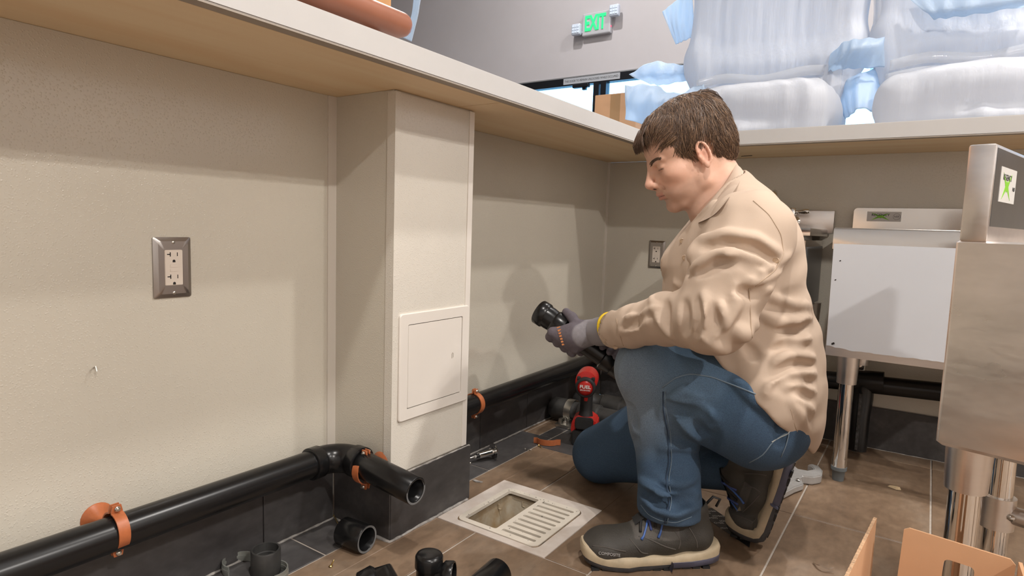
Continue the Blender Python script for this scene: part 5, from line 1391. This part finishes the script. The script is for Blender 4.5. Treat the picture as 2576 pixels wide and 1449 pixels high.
# eyebrows
M_HAIR = mat('hair', (.095, .055, .034), .42, noise=.45, nscale=300, spec=.55)
M_HAIRL = mat('hair_light', (.24, .145, .085), .42, noise=.3, nscale=300, spec=.55)
def hseg(p): return H(*p)
def face_at(f0, l0, u0, lift=.0004):
    p = H(f0, l0, u0)
    for _ in range(4):
        v = B.val(p)
        if v > 1: break
        e = .003; g = Vector((B.val(p+Vector((e, 0, 0)))-B.val(p-Vector((e, 0, 0))), B.val(p+Vector((0, e, 0)))-B.val(p-Vector((0, e, 0))), B.val(p+Vector((0, 0, e)))-B.val(p-Vector((0, 0, e)))))
        p = p-g.normalized()*(v-lift)
    return p
for s in (1, -1):
    eb = MB(); r_ = random.Random(9+s)
    for i in range(170):
        t = r_.random()**.8; f0 = 9.4*(1-t)+8.0*t; l0 = (1.1+3.3*t)*s; u0 = 2.35+.55*math.sin(t*2.3)+r_.uniform(-.36, .36)*(1-.55*t)
        eb.tube([face_at(f0, l0, u0), face_at(f0, l0+.3*s, u0+.16, .0008), face_at(f0-.1, l0+.62*s, u0+.16, .0006)], [.045*cm, .04*cm, .01*cm], 4)
    eo_ = eb.build('eyebrow', M_HAIR, bo, True); eo_['kind'] = 'stuff'
# hair: scalp cap plus strands combed from the crown
def hairline(f, l):
    if f > 6.1: return 9.0
    if f > 5.6: return 2.2+(f-5.6)/.5*6.8
    if f > 4.2: return 1.7
    if f > 2.6: return 2.2-(4.2-f)/1.6*.9
    if f > .9: return 1.3+(2.6-f)/1.7*1.9
    if f > -2.0: return 3.3
    if f > -2.8: return 3.3-(-2.0-f)/.8*5.4
    return -2.1-min(1, (-2.8-f)/4)*2.4
HA = SDF(HC-Vector((.16, .16, .13)), HC+Vector((.16, .16, .18)), .003)
HA.ell(H(-.7, 0, 5.0), (9.85*cm, 7.95*cm, 8.55*cm), HR, .01)
HA.ell(H(3.6, 0, 6.6), (5.3*cm, 6.3*cm, 5.1*cm), HR, .02)
HA.ell(H(-4.6, 0, 6.9), (5.2*cm, 5.6*cm, 5.4*cm), HR, .02)
HA.ell(H(-5.6, 0, .2), (4.4*cm, 6.0*cm, 5.2*cm), HR, .03)
HA.noise(.0012, 160, 5)
vt, F = HA.mesh(1)
lc = (vt-np.array(HC)) @ HR/cm
ok = np.array([u > hairline(f, l)+.15 for f, l, u in lc])
F = F[ok[F].all(axis=1)]
used = np.unique(F); mp_ = np.full(len(vt), -1); mp_[used] = np.arange(len(used)); capv = vt[used]; capF = mp_[F]
hair = mesh_from('hair', capv, capF, M_HAIR, man)
capl = lc[used]
HG = np.gradient(np.minimum(HA.D, .2))
def grad(p):
    i_ = np.clip(np.round((V3(p)-HA.lo)/HA.h).astype(int), 0, HA.n-1)
    return Vector([float(g_2[i_[0], i_[1], i_[2]]) for g_2 in HG]).normalized()
def strands(count, seed, material, lift, wid, name):
    r_ = random.Random(seed); mb = MB()
    crown = Vector((-4.5, 1.0, 13.5))
    for _ in range(count):
        i = r_.randrange(len(capl)); p = Vector(capv[i]); q = Vector([float(x) for x in capl[i]])
        d = q-crown
        if q.x > 3 and q.z > 5: d = Vector((1.0, .35+.25*r_.uniform(-1, 1), -.35))*6
        elif q.x > -3 and q.z > 3: d = Vector((.55, .9*(1 if q.y > 0 else -1), -1.1))*5
        elif q.z < 4: d = Vector((-.25, 0, -1))*5
        d = Vector((d.x+r_.uniform(-2.2, 2.2), d.y+r_.uniform(-2.2, 2.2), d.z+r_.uniform(-1.2, 1.2))).normalized()
        dw = (HF*d.x+HL*d.y+HU*d.z)
        L = r_.uniform(2.4, 4.6)*cm*(1.25 if q.x > 3 else 1)
        n_ = 6; pts = []; off = r_.uniform(0, lift)
        for k in range(n_):
            g = grad(p); 
            v = HA.val(p)
            if v < 3: p = p-g*(v-off*(k/(n_-1))**1.0)
            pts.append(p.copy())
            dw = (dw-g*dw.dot(g)*.9).normalized()
            p = p+dw*(L/(n_-1))
        a = wid*r_.uniform(.6, 1.2)
        mb.tube(pts, [a*.7, a, a, a*.8, a*.5, a*.08], 4)
    o = mb.build(name, material, hair, True); o['kind'] = 'stuff'; return o
strands(4600, 3, M_HAIR, .0035, .00062, 'strands')
strands(2200, 4, M_HAIRL, .0045, .00055, 'light_strands')
# fringe and the cowlick
r_ = random.Random(8); mb = MB()
for i in range(320):
    s = r_.uniform(-4.5, 2.6); a = H(5.6+r_.uniform(-1.2, .8), s-.6, 10.6+r_.uniform(-.6, .3)); e = r_.uniform(-.9, .5)
    mb.tube([a, H(7.6, s, 10.1+.3*r_.random()), H(9.2, s+.3, 8.9), H(10.1+r_.uniform(-.3, .2), s+.5, 7.5+e), H(10.4, s+.6, 6.4+e)], [.0007, .0009, .0008, .0007, .0002], 4)
for i in range(46):
    s = r_.uniform(-1.5, 2.5); mb.tube([H(-4.5+r_.uniform(-1, 1), s, 11.6), H(-6.5, s, 12.4+r_.uniform(-.4, .5)), H(-8.2, s, 12.0+r_.uniform(-.5, .5)), H(-9.6, s, 10.6+r_.uniform(-.6, .4)), H(-10.2, s, 8.8)], [.0006, .0007, .0006, .0005, .0002], 4)
o = mb.build('fringe', M_HAIR, hair, True); o['kind'] = 'stuff'

# ---------------- shoes
def make_shoe(name, M, flex=0.0, lab=None):
    """shoe in its own frame: x heel->toe, y left, z up; flex bends the toe up by that angle at the ball"""
    def bend(p):
        x, y, z = p; x0, La = .185, .05
        if not flex or x <= x0: return p
        d = x-x0; Rb = La/flex
        if d < La:
            a = flex*d/La; cx2, cz2 = x0+Rb*math.sin(a), Rb*(1-math.cos(a))
        else:
            a = flex; cx2, cz2 = x0+Rb*math.sin(a)+(d-La)*math.cos(a), Rb*(1-math.cos(a))+(d-La)*math.sin(a)
        return (cx2-z*math.sin(a), y, cz2+z*math.cos(a))
    G = SDF((-.03, -.075, -.01), (.34, .075, .175), .0032)
    G.path([(.045, 0, .062), (.12, 0, .058), (.19, .004, .044), (.25, .006, .040)], [.035, .037, .035, .031], k=.02, lat=(0, 1, 0), ls=1.2)
    G.ell((.246, .005, .040), (.056, .050, .033), k=.02)                   # toe box
    G.path([(.050, 0, .07), (.062, 0, .120)], [.036, .040], k=.02)          # collar
    G.path([(.16, 0, .080), (.105, 0, .112), (.085, 0, .125)], [.026, .028, .028], k=.02)   # tongue
    G.cap((.062, 0, .118), (.066, 0, .175), .031, .034, k=.006, sub=True)
    G.box((.15, 0, -.02), (.3, .2, .040), rd=.001, k=.003, sub=True)
    G.cap((.302, -.06, .062), (.285, .06, .078), .004, .004, k=.01, sub=False) if False else None
    vt, F = G.mesh(1)
    cols = np.tile(np.array([.042, .038, .032]), (len(vt), 1))
    toe = np.clip((vt[:, 0]-.225)/.02, 0, 1)*np.clip((.065-vt[:, 2])/.01, 0, 1); cols = cols*(1-toe[:, None]*.6)+np.array([.075, .07, .064])*toe[:, None]*.6
    side = (np.abs(vt[:, 0]-.145) < .05)*(vt[:, 2] > .07)*(vt[:, 2] < .09); cols[side.astype(bool)] = (.085, .077, .068)
    if flex: vt = np.array([bend(p) for p in vt])
    vw = np.array([list(M @ Vector(p)) for p in vt])
    sh = mesh_from(name, vw, F, vcol_mat('shoe_upper_'+('flat' if not flex else 'bent'), .62, .6, 420, .0012, noise=.15, nscale=30), man)
    set_cols(sh, cols)
    def outline(g):
        pts = []
        for i in range(40):
            a = 2*math.pi*i/40; c, s = math.cos(a), math.sin(a)
            x = .148+(.152+g)*abs(c)**.8*(1 if c > 0 else -1)
            hw = (.040 if x < .1 else .040+.012*min(1, (x-.1)/.1))+g
            y = hw*abs(s)**.62*(1 if s > 0 else -1)+(.006 if x > .2 else 0)
            pts.append((x, y))
        return pts
    def layer(zs, name_, material, x_rng=None, up=0):
        rings = []
        for z0, g in zs:
            ring = []
            for x, y in outline(g):
                t = max(0, (x-.235)/.065); hl = max(0, (.07-x)/.07)
                zz = z0 + (.010*t*t if z0 < .02 else .016*t*t) + (hl*.014 if z0 > .018 else (hl**2*.004))
                zz += (.004*math.cos((x-.14)/.16*math.pi)*-.5 if z0 > .018 else 0)
                ring.append(M @ Vector(bend((x, y, zz))))
            rings.append(ring)
        return MB().rings(rings).build(name_, material, sh, angle=45)
    layer([(.012, -.001), (.014, .004), (.022, .0055), (.030, .003), (.034, -.002)], 'midsole', mat('cream_midsole', (.50, .41, .28), .6, noise=.1, nscale=40))
    layer([(.0005, -.006), (.002, -.001), (.010, .003), (.0135, .003)], 'outsole', mat('grey_outsole', (.055, .055, .06), .6, noise=.2, nscale=60))
    # heel wedge
    rings = []
    for z0, g in ((.003, .001), (.006, .0045), (.018, .0055), (.022, .002)):
        rings.append([M @ Vector(bend((min(x, .115-.2*(z0-.003)), y, z0+max(0, (.07-x)/.07)*.004))) for x, y in outline(g)])
    MB().rings(rings).build('heel_wedge', mat('blue_grey_heel', (.085, .085, .125), .45), sh, angle=45)
    # tread lugs
    tr_ = MB()
    for i in range(12):
        x = .03+i*.0225
        for s in (-1, 1):
            hw = .036 if x < .1 else .044
            vs = [M @ Vector(bend((x+dx, s*(hw+dy), z))) for z in (-.0, .005) for dx, dy in ((-.008, -.012), (.008, -.012), (.008, .002), (-.008, .002))]
            tr_.add(vs, [(0, 3, 2, 1), (4, 5, 6, 7), (0, 1, 5, 4), (1, 2, 6, 5), (2, 3, 7, 6), (3, 0, 4, 7)])
    to = tr_.build('tread_lugs', M_RUBBER, sh); to['kind'] = 'stuff'
    # laces, overlays: laid on the upper
    def ztop(x, y):
        z = .170
        while z > .02 and G.val((x, y, z)) > 0: z -= .001
        return z
    def yside(x, z, sg):
        y = .07*sg
        while abs(y) > .004 and G.val((x, y, z)) > 0: y -= .001*sg
        return y
    if True:
        zs = []
        for k, x in enumerate((.112, .128, .144, .160, .176)):
            pts = [Vector((x+.004*math.cos(y_*90)*(1 if k % 2 else -1), y_, ztop(x, y_)+.0022)) for y_ in (-.028, -.018, -.008, .002, .012, .022, .032)]
            MB().tube([M @ Vector(bend(p)) for p in smoothpath(pts, 14)], .0030, 6).build('lace', mat('lace_black', (.014, .014, .016), .7) if k % 2 == 0 else mat('lace_blue', (.05, .08, .26), .6), sh, True)
        tg = [Vector((x, .0, ztop(x, 0)+.0008)) for x in (.100, .115, .130, .145, .160, .175, .188)]
        MB().rings([[M @ Vector(bend(p+Vector((0, -.017, -.001)))), M @ Vector(bend(p+Vector((0, -.010, .0012)))), M @ Vector(bend(p+Vector((0, .010, .0012)))), M @ Vector(bend(p+Vector((0, .017, -.001))))] for p in tg], False, False, False).build('tongue', mat('tongue_black', (.016, .016, .017), .8), sh, True)
        for x in (.135, .172):
            pts = [Vector((x+dx, y_, ztop(x+dx, y_)+.003)) for dx, y_ in ((-.010, .020), (-.004, .030), (.002, .038), (.008, .043))]
            MB().tube([M @ Vector(bend(p)) for p in pts], [.0022, .0022, .0024, .0032], 6).build('lace_end', mat('aglet_blue', (.06, .14, .42), .4), sh, True)
        for sg in (1, -1):
            for ln in ([(.205, .070), (.190, .055), (.180, .045), (.165, .040)], [(.185, .074), (.165, .070), (.130, .058), (.105, .050)], [(.105, .085), (.095, .068), (.098, .050)], [(.075, .095), (.060, .070), (.055, .050)], [(.215, .048), (.235, .052), (.262, .056), (.285, .052)]):
                pts = [Vector((x, yside(x, z, sg)+.0008*sg, z)) for x, z in ln]
                MB().tube([M @ Vector(bend(p)) for p in smoothpath(pts, 12)], .0013, 5).build('overlay_edge', mat('overlay_grey', (.10, .09, .08), .7), sh, True)
            q_ = [(.150, .078), (.170, .076), (.190, .070), (.200, .066)]
        if not flex:
            yt = yside(.255, .045, 1)
            text_part('lettering', 'COMPOSITE', .0085, M @ frame_m((.252, yt+.0022, .044), (-.95, .22, 0), (0, -.25, 1)), mat('shoe_print', (.42, .41, .40), .6), sh, .0003)
    MB().tube([M @ Vector(p) for p in ((.026, 0, .13), (.010, 0, .148), (-.006, 0, .142), (.002, 0, .125))], .003, 6).build('pull_loop', M_RUBBER, sh, True)
    return sh
def shoe_frame(heel, toe, up=(0, 0, 1)):
    x = (Vector(toe)-Vector(heel)).normalized(); z = Vector(up); z = (z-x*z.dot(x)).normalized(); y = z.cross(x)
    Mx = Matrix((x, y, z)).transposed().to_4x4(); Mx.translation = Vector(heel); return Mx
fM = shoe_frame((.834, -1.108, 0), (.594, -1.292, 0))
sL = make_shoe('shoe', fM)
sL['label'] = 'front shoe planted flat on the tile'
# rear shoe: on its toes, sole facing back
rx = Vector((-.985, -.10, 0)).normalized(); ra = math.radians(76)
xdir = (rx*math.cos(ra)-ZD*math.sin(ra)); upd = (rx*math.sin(ra)+ZD*math.cos(ra))
heel = Vector((.912, -.935, .0))-xdir*.222
rM = shoe_frame(heel, heel+xdir, upd)
sR = make_shoe('shoe', rM, flex=math.radians(76))
sR['label'] = 'rear shoe bent up on its toes under the seat'

# ---------------- gloves and the fitting they hold
pa, pb = P(1390, 806, -1.14), P(1527, 904, -1.09)
ax = (pb-pa).normalized()
e1 = (CAMPOS-pa); e1 = (e1-ax*e1.dot(ax)).normalized()
e2 = ax.cross(e1).normalized()
if e2.z > 0: e2 = -e2
RP = .0255
ft = thing('pipe_fitting', 'black pipe fitting held in the man\'s gloved hands', 'pipe fitting', pa)
m_ = MB(); m_.cyl(pa+ax*.02, pb+ax*.03, RP, n=26); m_.build('pipe', M_ABS, ft, angle=50)
m_ = MB(); hd_ = (e1*-.25-RT*.55+UP*.35).normalized()
m_.lathe(pa+ax*.035, -ax, [(RP, 0), (.031, .003), (.031, .028), (.027, .034)], 26)
m_.tube([pa+ax*.012, pa-ax*.004+hd_*.006, pa-ax*.012+hd_*.02], [.027, .029, .028], 22)
m_.lathe(pa-ax*.008+hd_*.008, hd_, [(.028, 0), (.032, .006), (.032, .026), (.030, .028), (.025, .028), (.025, .012), (.0001, .010)], 26); m_.build('elbow_hub', M_ABS, ft, angle=45)
m_ = MB(); m_.lathe(pb-ax*.012, ax, [(RP, 0), (.031, .003), (.031, .03), (.0295, .032), (.024, .032)], 26); m_.cyl(pb+ax*.015, pb+ax*.05, .029, n=24); m_.build('end_hub', M_ABS, ft, angle=45)

GL = SDF(pa-Vector((.10, .13, .12)), pb+Vector((.13, .12, .13)), .0022)
wr = WL+cx_*.018
L0 = (pb-pa).length
def onp(s, ang, r): return pa+ax*s+(e1*math.cos(ang)+e2*math.sin(ang))*r
rad = math.radians
kn = []
for i, s in enumerate((.020, .043, .066, .087)):
    kn.append((s, onp(s, rad(34), RP+.017), (.0108, .0112, .0106, .0095)[i]))
# palm: from wrist over the near side of the pipe to the knuckles
hand_w = wr+cx_*.060
for s, k_, r in kn:
    GL.cap(k_, hand_w.lerp(k_, .25)+e1*.002, r+.003, .019, k=.014)
GL.cap(wr-cx_*.03, hand_w, .0325, .0305, k=.01)
GL.ell(hand_w.lerp(kn[1][1], .55)+e1*.003, (.036, .030, .030), k=.015)
fing_tips = []
for i, (s, k_, r) in enumerate(kn):
    ds = -.002*(i-1)
    a1 = rad(34); p1 = onp(s+ds, rad(92), RP+.0125); p2 = onp(s+ds, rad(140), RP+.0105); p3 = onp(s+ds*.6, rad(188), RP+.0095)
    GL.path([k_, onp(s, rad(60), RP+.0165), p1, p2, p3], [r+.001, r+.0008, r, r*.94, r*.82], k=.0045)
    fing_tips += [p1, p2, p3]
# thumb over the top of the pipe
tb = hand_w+e1*.004-e2*.018
GL.path([tb, onp(.058, rad(-38), RP+.016), onp(.036, rad(-62), RP+.013), onp(.016, rad(-78), RP+.012)], [.016, .0135, .012, .0105], k=.007)
vt, F = GL.mesh(1)
gcol = np.tile(np.array([.125, .108, .125]), (len(vt), 1))
tcw = (vt-np.array(wr)) @ np.array(cx_)
cuff = np.clip((.070-tcw)/.004, 0, 1); gcol = gcol*(1-cuff[:, None])+np.array([.235, .22, .235])*cuff[:, None]
rel = vt-np.array(pa); sA = rel @ np.array(ax); c1_ = rel @ np.array(e1); c2_ = rel @ np.array(e2); ang = np.degrees(np.arctan2(c2_, c1_)); rr_ = np.hypot(c1_, c2_)
blk = ((ang > 84) | (ang < -95)) & (rr_ < RP+.03) & (sA > 0) & (sA < .12); blk |= (rr_ < RP+.006)
gcol[blk] = (.014, .014, .015)
gm = vcol_mat('glove_knit', .8, .5, 500, .0008, noise=.10, nscale=120, spec=.25)
gl_ = mesh_from('glove', vt, F, gm, man); set_cols(gl_, gcol); gl_['label'] = 'grey knit glove with black palm on the near hand'
# ribbed knit of the cuff, yellow hem, orange lettering over the knuckles
u1 = cx_.cross(ZD).normalized(); u2 = cx_.cross(u1).normalized()
rib = MB(); n = 72
rings = [[wr+cx_*t_+(u1*math.cos(2*math.pi*j/n)+u2*math.sin(2*math.pi*j/n))*(.0340-.010*max(0, t_)*4*.25+(.0007 if j % 2 else -.0005)) for j in range(n)] for t_ in (-.035, .0, .016, .032, .044)]
rib.rings(rings, True, False, False); rib.build('ribbed_cuff', mat('knit_cuff', (.235, .22, .235), .85), gl_, True)
tor = MB(); ring = [wr-cx_*.002+ZD*.0065+(u1*math.cos(a)+u2*math.sin(a))*.0335 for a in np.linspace(0, 2*math.pi, 33)]
tor.tube(ring, .0042, 8, False, False); tor.build('yellow_hem', mat('yellow_hem', (.75, .50, .01), .6), gl_, True)
lp = GL.hit(1409, 838)
if lp is not None:
    nrm = (CAMPOS-lp).normalized(); dn_ = (at(1418, 868, 'y', lp.y)-at(1400, 808, 'y', lp.y)).normalized()
    for k_ in range(9):
        h_ = GL.hit(1401+2.1*k_, 810+7.0*k_)
        if h_ is not None: MB().bbox(-.0022, .0022, -.0045, .0045, -.001, .0007, .0004, M=frame_m(h_+nrm*.0002, dn_, nrm.cross(dn_))).build('printed_mark', mat('orange_print', (.55, .20, .06), .6), gl_)
# far hand: gripping the fitting from behind, mostly hidden by the near one
G2 = SDF(pa-Vector((.02, .08, .12)), pb+Vector((.15, .16, .14)), .003)
w2_ = WR+(pb-WR)*.12
for i, s in enumerate((L0*.70, L0*.70+.022, L0*.70+.043, L0*.70+.062)):
    k0 = onp(s, rad(215), RP+.015)
    G2.cap(w2_, k0, .026, .012, k=.012)
    G2.path([k0, onp(s, rad(260), RP+.013), onp(s, rad(300), RP+.011), onp(s, rad(330), RP+.010)], [.011, .0105, .010, .0085], k=.005)
G2.path([w2_, onp(L0*.66, rad(170), RP+.014), onp(L0*.62, rad(140), RP+.012)], [.02, .013, .011], k=.008)
G2.cap(WR+(WR-pb)*.1, w2_, .034, .03, k=.01)
vt, F = G2.mesh(1)
g2 = mesh_from('glove', vt, F, gm, man); set_cols(g2, np.tile(np.array([.125, .108, .125]), (len(vt), 1))); g2['label'] = 'grey knit glove on the far hand'
# ================================================================== WRAPPED STOOL TOPS ON THE COUNTER
def foam_mat(name, col, tr=.5, rough=.55, clear=0.0):
    mt = bpy.data.materials.new(name); mt.use_nodes = True; nt = mt.node_tree; N, L = nt.nodes, nt.links
    N.remove(N['Principled BSDF']); out = N['Material Output']
    df = N.new('ShaderNodeBsdfDiffuse'); df.inputs[0].default_value = (*col, 1)
    tl = N.new('ShaderNodeBsdfTranslucent'); tl.inputs[0].default_value = (*col, 1)
    gs = N.new('ShaderNodeBsdfGlossy'); gs.inputs['Roughness'].default_value = rough; gs.inputs[0].default_value = (.9, .9, .9, 1)
    m1 = N.new('ShaderNodeMixShader'); m1.inputs[0].default_value = tr; L.new(df.outputs[0], m1.inputs[1]); L.new(tl.outputs[0], m1.inputs[2])
    m2 = N.new('ShaderNodeMixShader'); m2.inputs[0].default_value = .07; L.new(m1.outputs[0], m2.inputs[1]); L.new(gs.outputs[0], m2.inputs[2])
    tc = N.new('ShaderNodeTexCoord'); mp = N.new('ShaderNodeMapping'); mp.inputs['Scale'].default_value = (1, 1, .12)
    L.new(tc.outputs['Object'], mp.inputs[0])
    nz = N.new('ShaderNodeTexNoise'); nz.inputs['Scale'].default_value = 42; nz.inputs['Detail'].default_value = 3; L.new(mp.outputs[0], nz.inputs['Vector'])
    bp = N.new('ShaderNodeBump'); bp.inputs['Strength'].default_value = .45; bp.inputs['Distance'].default_value = .006; L.new(nz.outputs['Fac'], bp.inputs['Height'])
    for n_ in (df, tl, gs): L.new(bp.outputs[0], n_.inputs['Normal'])
    last = m2
    if clear:
        ts = N.new('ShaderNodeBsdfTransparent'); m3 = N.new('ShaderNodeMixShader'); m3.inputs[0].default_value = clear
        L.new(m2.outputs[0], m3.inputs[1]); L.new(ts.outputs[0], m3.inputs[2]); last = m3
    L.new(last.outputs[0], out.inputs[0]); return mt
M_FOAM = foam_mat('packing_foam', (.68, .70, .75), .55)
M_FOAMT = foam_mat('packing_foam_sheet', (.72, .82, .92), .75)
M_TAPE = foam_mat('clear_tape', (.74, .76, .80), .4, .06, .55)
def wrap_mesh(G, name, material, parent, smooth=1):
    vt, F = G.mesh(smooth); return mesh_from(name, vt, F, material, parent)
def sheet(rows, name, parent, material=M_FOAMT, th=.0016, n=22, wav=.003, seed=1):
    """foam sheet through a grid of points, smoothly interpolated, lightly rippled"""
    r_ = random.Random(seed)
    R1 = [smoothpath([Vector(p) for p in r], n) for r in rows]
    cols = list(zip(*R1)); C1 = [smoothpath(list(c), n) for c in cols]      # C1[i][j]
    V = [[C1[i][j] for i in range(len(C1))] for j in range(n+1)]
    ph = r_.uniform(0, 6)
    vs, fs = [], []; m_ = len(V[0])
    for j in range(n+1):
        for i in range(m_):
            a = V[min(j+1, n)][i]-V[max(j-1, 0)][i]; b = V[j][min(i+1, m_-1)]-V[j][max(i-1, 0)]
            nn = a.cross(b); nn = nn.normalized() if nn.length > 1e-9 else Vector((0, -1, 0))
            vs.append(V[j][i]+nn*(wav*math.sin(i*1.35+ph+.25*j)))
    for j in range(n):
        for i in range(m_-1): fs.append((j*m_+i, j*m_+i+1, (j+1)*m_+i+1, (j+1)*m_+i))
    o = MB().add(vs, fs).build(name, material, parent, True)
    sd = o.modifiers.new('thickness', 'SOLIDIFY'); sd.thickness = th; sd.offset = 0
    return o
def stool(cx, cy, label, w=.285, wb=.32, backy=.12, top=1.80, seed=1):
    t = thing('wrapped_stool', label, 'stool', (cx, cy, ZT), 'foam-wrapped stool tops on the back counter')
    G = SDF((cx-.42, cy-.34, ZT), (cx+.42, cy+.40, ZT+.32), .007)
    G.box((cx, cy, ZT+.090), (w-.004, .235, .088), rd=.080, k=.03)
    G.ell((cx, cy-.04, ZT+.12), (w-.03, .20, .07), k=.05)
    G.path([(cx-w+.05, cy-.19, ZT+.02), (cx, cy-.238, ZT+.015), (cx+w-.05, cy-.19, ZT+.02)], .02, k=.03)
    G.noise(.0045, 14, seed); G.pleats(.0022, 70, seed+5)
    G.D[:, :, 0] = 9
    wrap_mesh(G, 'seat_wrap', M_FOAM, t)
    G = SDF((cx-.46, cy+backy-.22, ZT+.10), (cx+.46, cy+backy+.26, top+.06), .007)
    by = cy+backy
    G.box((cx, by+.03, (ZT+.27+top)/2), (wb, .055, (top-ZT-.27)/2), rd=.052, k=.04)
    G.box((cx, by, ZT+.22), (w-.05, .05, .12), rd=.045, k=.07)
    for s in (-1, 1): G.path([(cx+s*(w-.06), by-.03, ZT+.15), (cx+s*(wb-.05), by+.02, ZT+.36)], [.045, .055], k=.06)
    G.noise(.008, 9, seed+1); G.pleats(.0035, 42, seed+2, 2.0); G.pleats(.0014, 120, seed+3)
    wrap_mesh(G, 'back_wrap', M_FOAM, t)
    for k in range(2):
        zz = ZT+.205+.045*k
        pts = [(cx-w+.02+.01*k, by-.070, zz), (cx-w*.5, by-.078, zz+.012), (cx, by-.074, zz-.006), (cx+w*.5, by-.078, zz+.010), (cx+w-.02, by-.070, zz)]
        P_ = smoothpath([Vector(p) for p in pts], 24)
        MB().rings([[p+Vector((0, 0, -.018)), p+Vector((0, -.001, -.018)), p+Vector((0, -.001, .018)), p+Vector((0, 0, .018))] for p in P_]).build('tape_band', M_TAPE, t, True)
    return t
st1 = stool(.605, -.02, 'foam-wrapped stool top behind the man\'s head', seed=2)
st2 = stool(1.268, -.02, 'foam-wrapped stool top at the right end of the counter', seed=6)
Y = .12
sheet([[P(1666, 30, Y), P(1700, 2, Y), P(1740, -25, Y)], [P(1682, 70, Y), P(1705, 58, Y+.02), P(1745, 40, Y+.02)], [P(1700, 112, Y), P(1718, 104, Y), P(1750, 90, Y+.02)]], 'foam_flap', st1, seed=2)
sheet([[P(1583, 188, Y-.05), P(1640, 156, Y-.03), P(1700, 162, Y), P(1745, 165, Y)], [P(1605, 200, Y-.06), P(1650, 184, Y-.07), P(1705, 182, Y-.03), P(1750, 185, Y)], [P(1636, 210, Y-.03), P(1665, 214, Y-.02), P(1715, 205, Y), P(1750, 205, Y)]], 'foam_flap', st1, seed=3)
sheet([[P(1573, 216, -.02), P(1640, 214, .0), P(1700, 236, .02), P(1770, 210, .03)], [P(1572, 262, -.06), P(1640, 255, -.1), P(1700, 258, -.16), P(1780, 262, -.16)], [P(1574, 300, -.05), P(1640, 318, -.11), P(1705, 322, -.19), P(1790, 325, -.20)]], 'foam_drape', st1, wav=.005, seed=4)
sheet([[P(2080, 150, .05), P(2120, 108, -.02), P(2165, 98, -.03), P(2225, 95, .02)], [P(2085, 170, .0), P(2125, 135, -.05), P(2165, 122, -.06), P(2225, 112, .0)], [P(2080, 185, .05), P(2115, 174, .0), P(2160, 172, .02), P(2225, 168, .04)]], 'foam_loop', st1, seed=5)
sheet([[P(2070, 175, .12), P(2110, 185, .08), P(2150, 190, .06), P(2215, 165, .10)], [P(2095, 230, .08), P(2120, 225, .04), P(2160, 212, .02), P(2215, 220, .06)], [P(2125, 300, .02), P(2140, 290, .0), P(2165, 272, -.02), P(2205, 285, .0)]], 'foam_flap', st2, seed=6)
sheet([[P(2290, 0, .04), P(2400, -30, .02), P(2600, -60, .0)], [P(2330, 32, .0), P(2420, 20, -.02), P(2600, -5, -.03)], [P(2350, 48, .05), P(2440, 38, .03), P(2600, 12, .02)]], 'foam_flap', st2, seed=7)
for k, (px, yy) in enumerate(((2207, .10), (2110, .12))):
    a, b = P(px, 175, yy), P(px+8, -120, yy)
    MB().tube([a, a.lerp(b, .5)+Vector((.004, 0, 0)), b], [.022, .020, .022], 12).build('wrapped_post', M_TAPE, st2 if k == 0 else st1, True)
# brown vinyl stool on the long counter
s3 = thing('vinyl_stool', 'brown vinyl stool top with wooden back on the long counter', 'stool', (.12, -1.76, ZT))
G = SDF((-.14, -2.10, ZT+.02), (.34, -1.34, ZT+.17), .006)
G.box((.09, -1.765, ZT+.070), (.175, .270, .025), rd=.024, k=.01)
vt, F = G.mesh(1); mesh_from('seat_cushion', vt, F, mat('brown_vinyl', (.30, .115, .065), .38, noise=.08, nscale=8), s3)
m_ = MB(); bk = [(-.11, -1.44), (.15, -1.425), (.17, -1.43), (.17, -1.45), (.15, -1.447), (-.11, -1.46)]
m_.prism([(.175, -2.02), (.195, -2.02), (.205, -1.76), (.195, -1.50), (.175, -1.50), (.185, -1.76)], Matrix(), ZT+.094, ZT+.62, b=.003); m_.build('wooden_back', M_WOOD, s3, angle=40)
for x in (-.04, .2):
    for y in (-1.96, -1.56): MB().lathe((x, y, ZT), (0, 0, 1), [(.0001, .0005), (.016, .0005), (.016, .048), (.0001, .048)], 14).build('foot', M_RUBBER, s3, angle=40)
sheet([[P(1045, -30, -1.37), P(1062, -40, -1.40)], [P(1035, 40, -1.37), P(1050, 45, -1.40)], [P(1015, 95, -1.37), P(1034, 104, -1.40)]], 'foam_sheet', s3, wav=.001)
# box on the far side of the counter corner
b0, b1 = at(1497, 240, 'y', .22), at(1577, 238, 'y', .22)
bx_ = thing('cardboard_carton', 'plain brown cardboard carton on the counter corner', 'box', ((b0.x+b1.x)/2, .3, ZT))
m_ = MB(); m_.bbox(b0.x, b1.x+.05, .22, .40, ZT+.0005, b0.z, .003); m_.build('carton_body', M_CARD, bx_, angle=40)
m_ = MB(); m_.box((b0.x+b1.x)/2-.0, (b0.x+b1.x)/2+.05, .2195, .22, ZT+.05, b0.z-.004); m_.build('packing_tape', mat('brown_tape', (.40, .24, .12), .25), bx_)
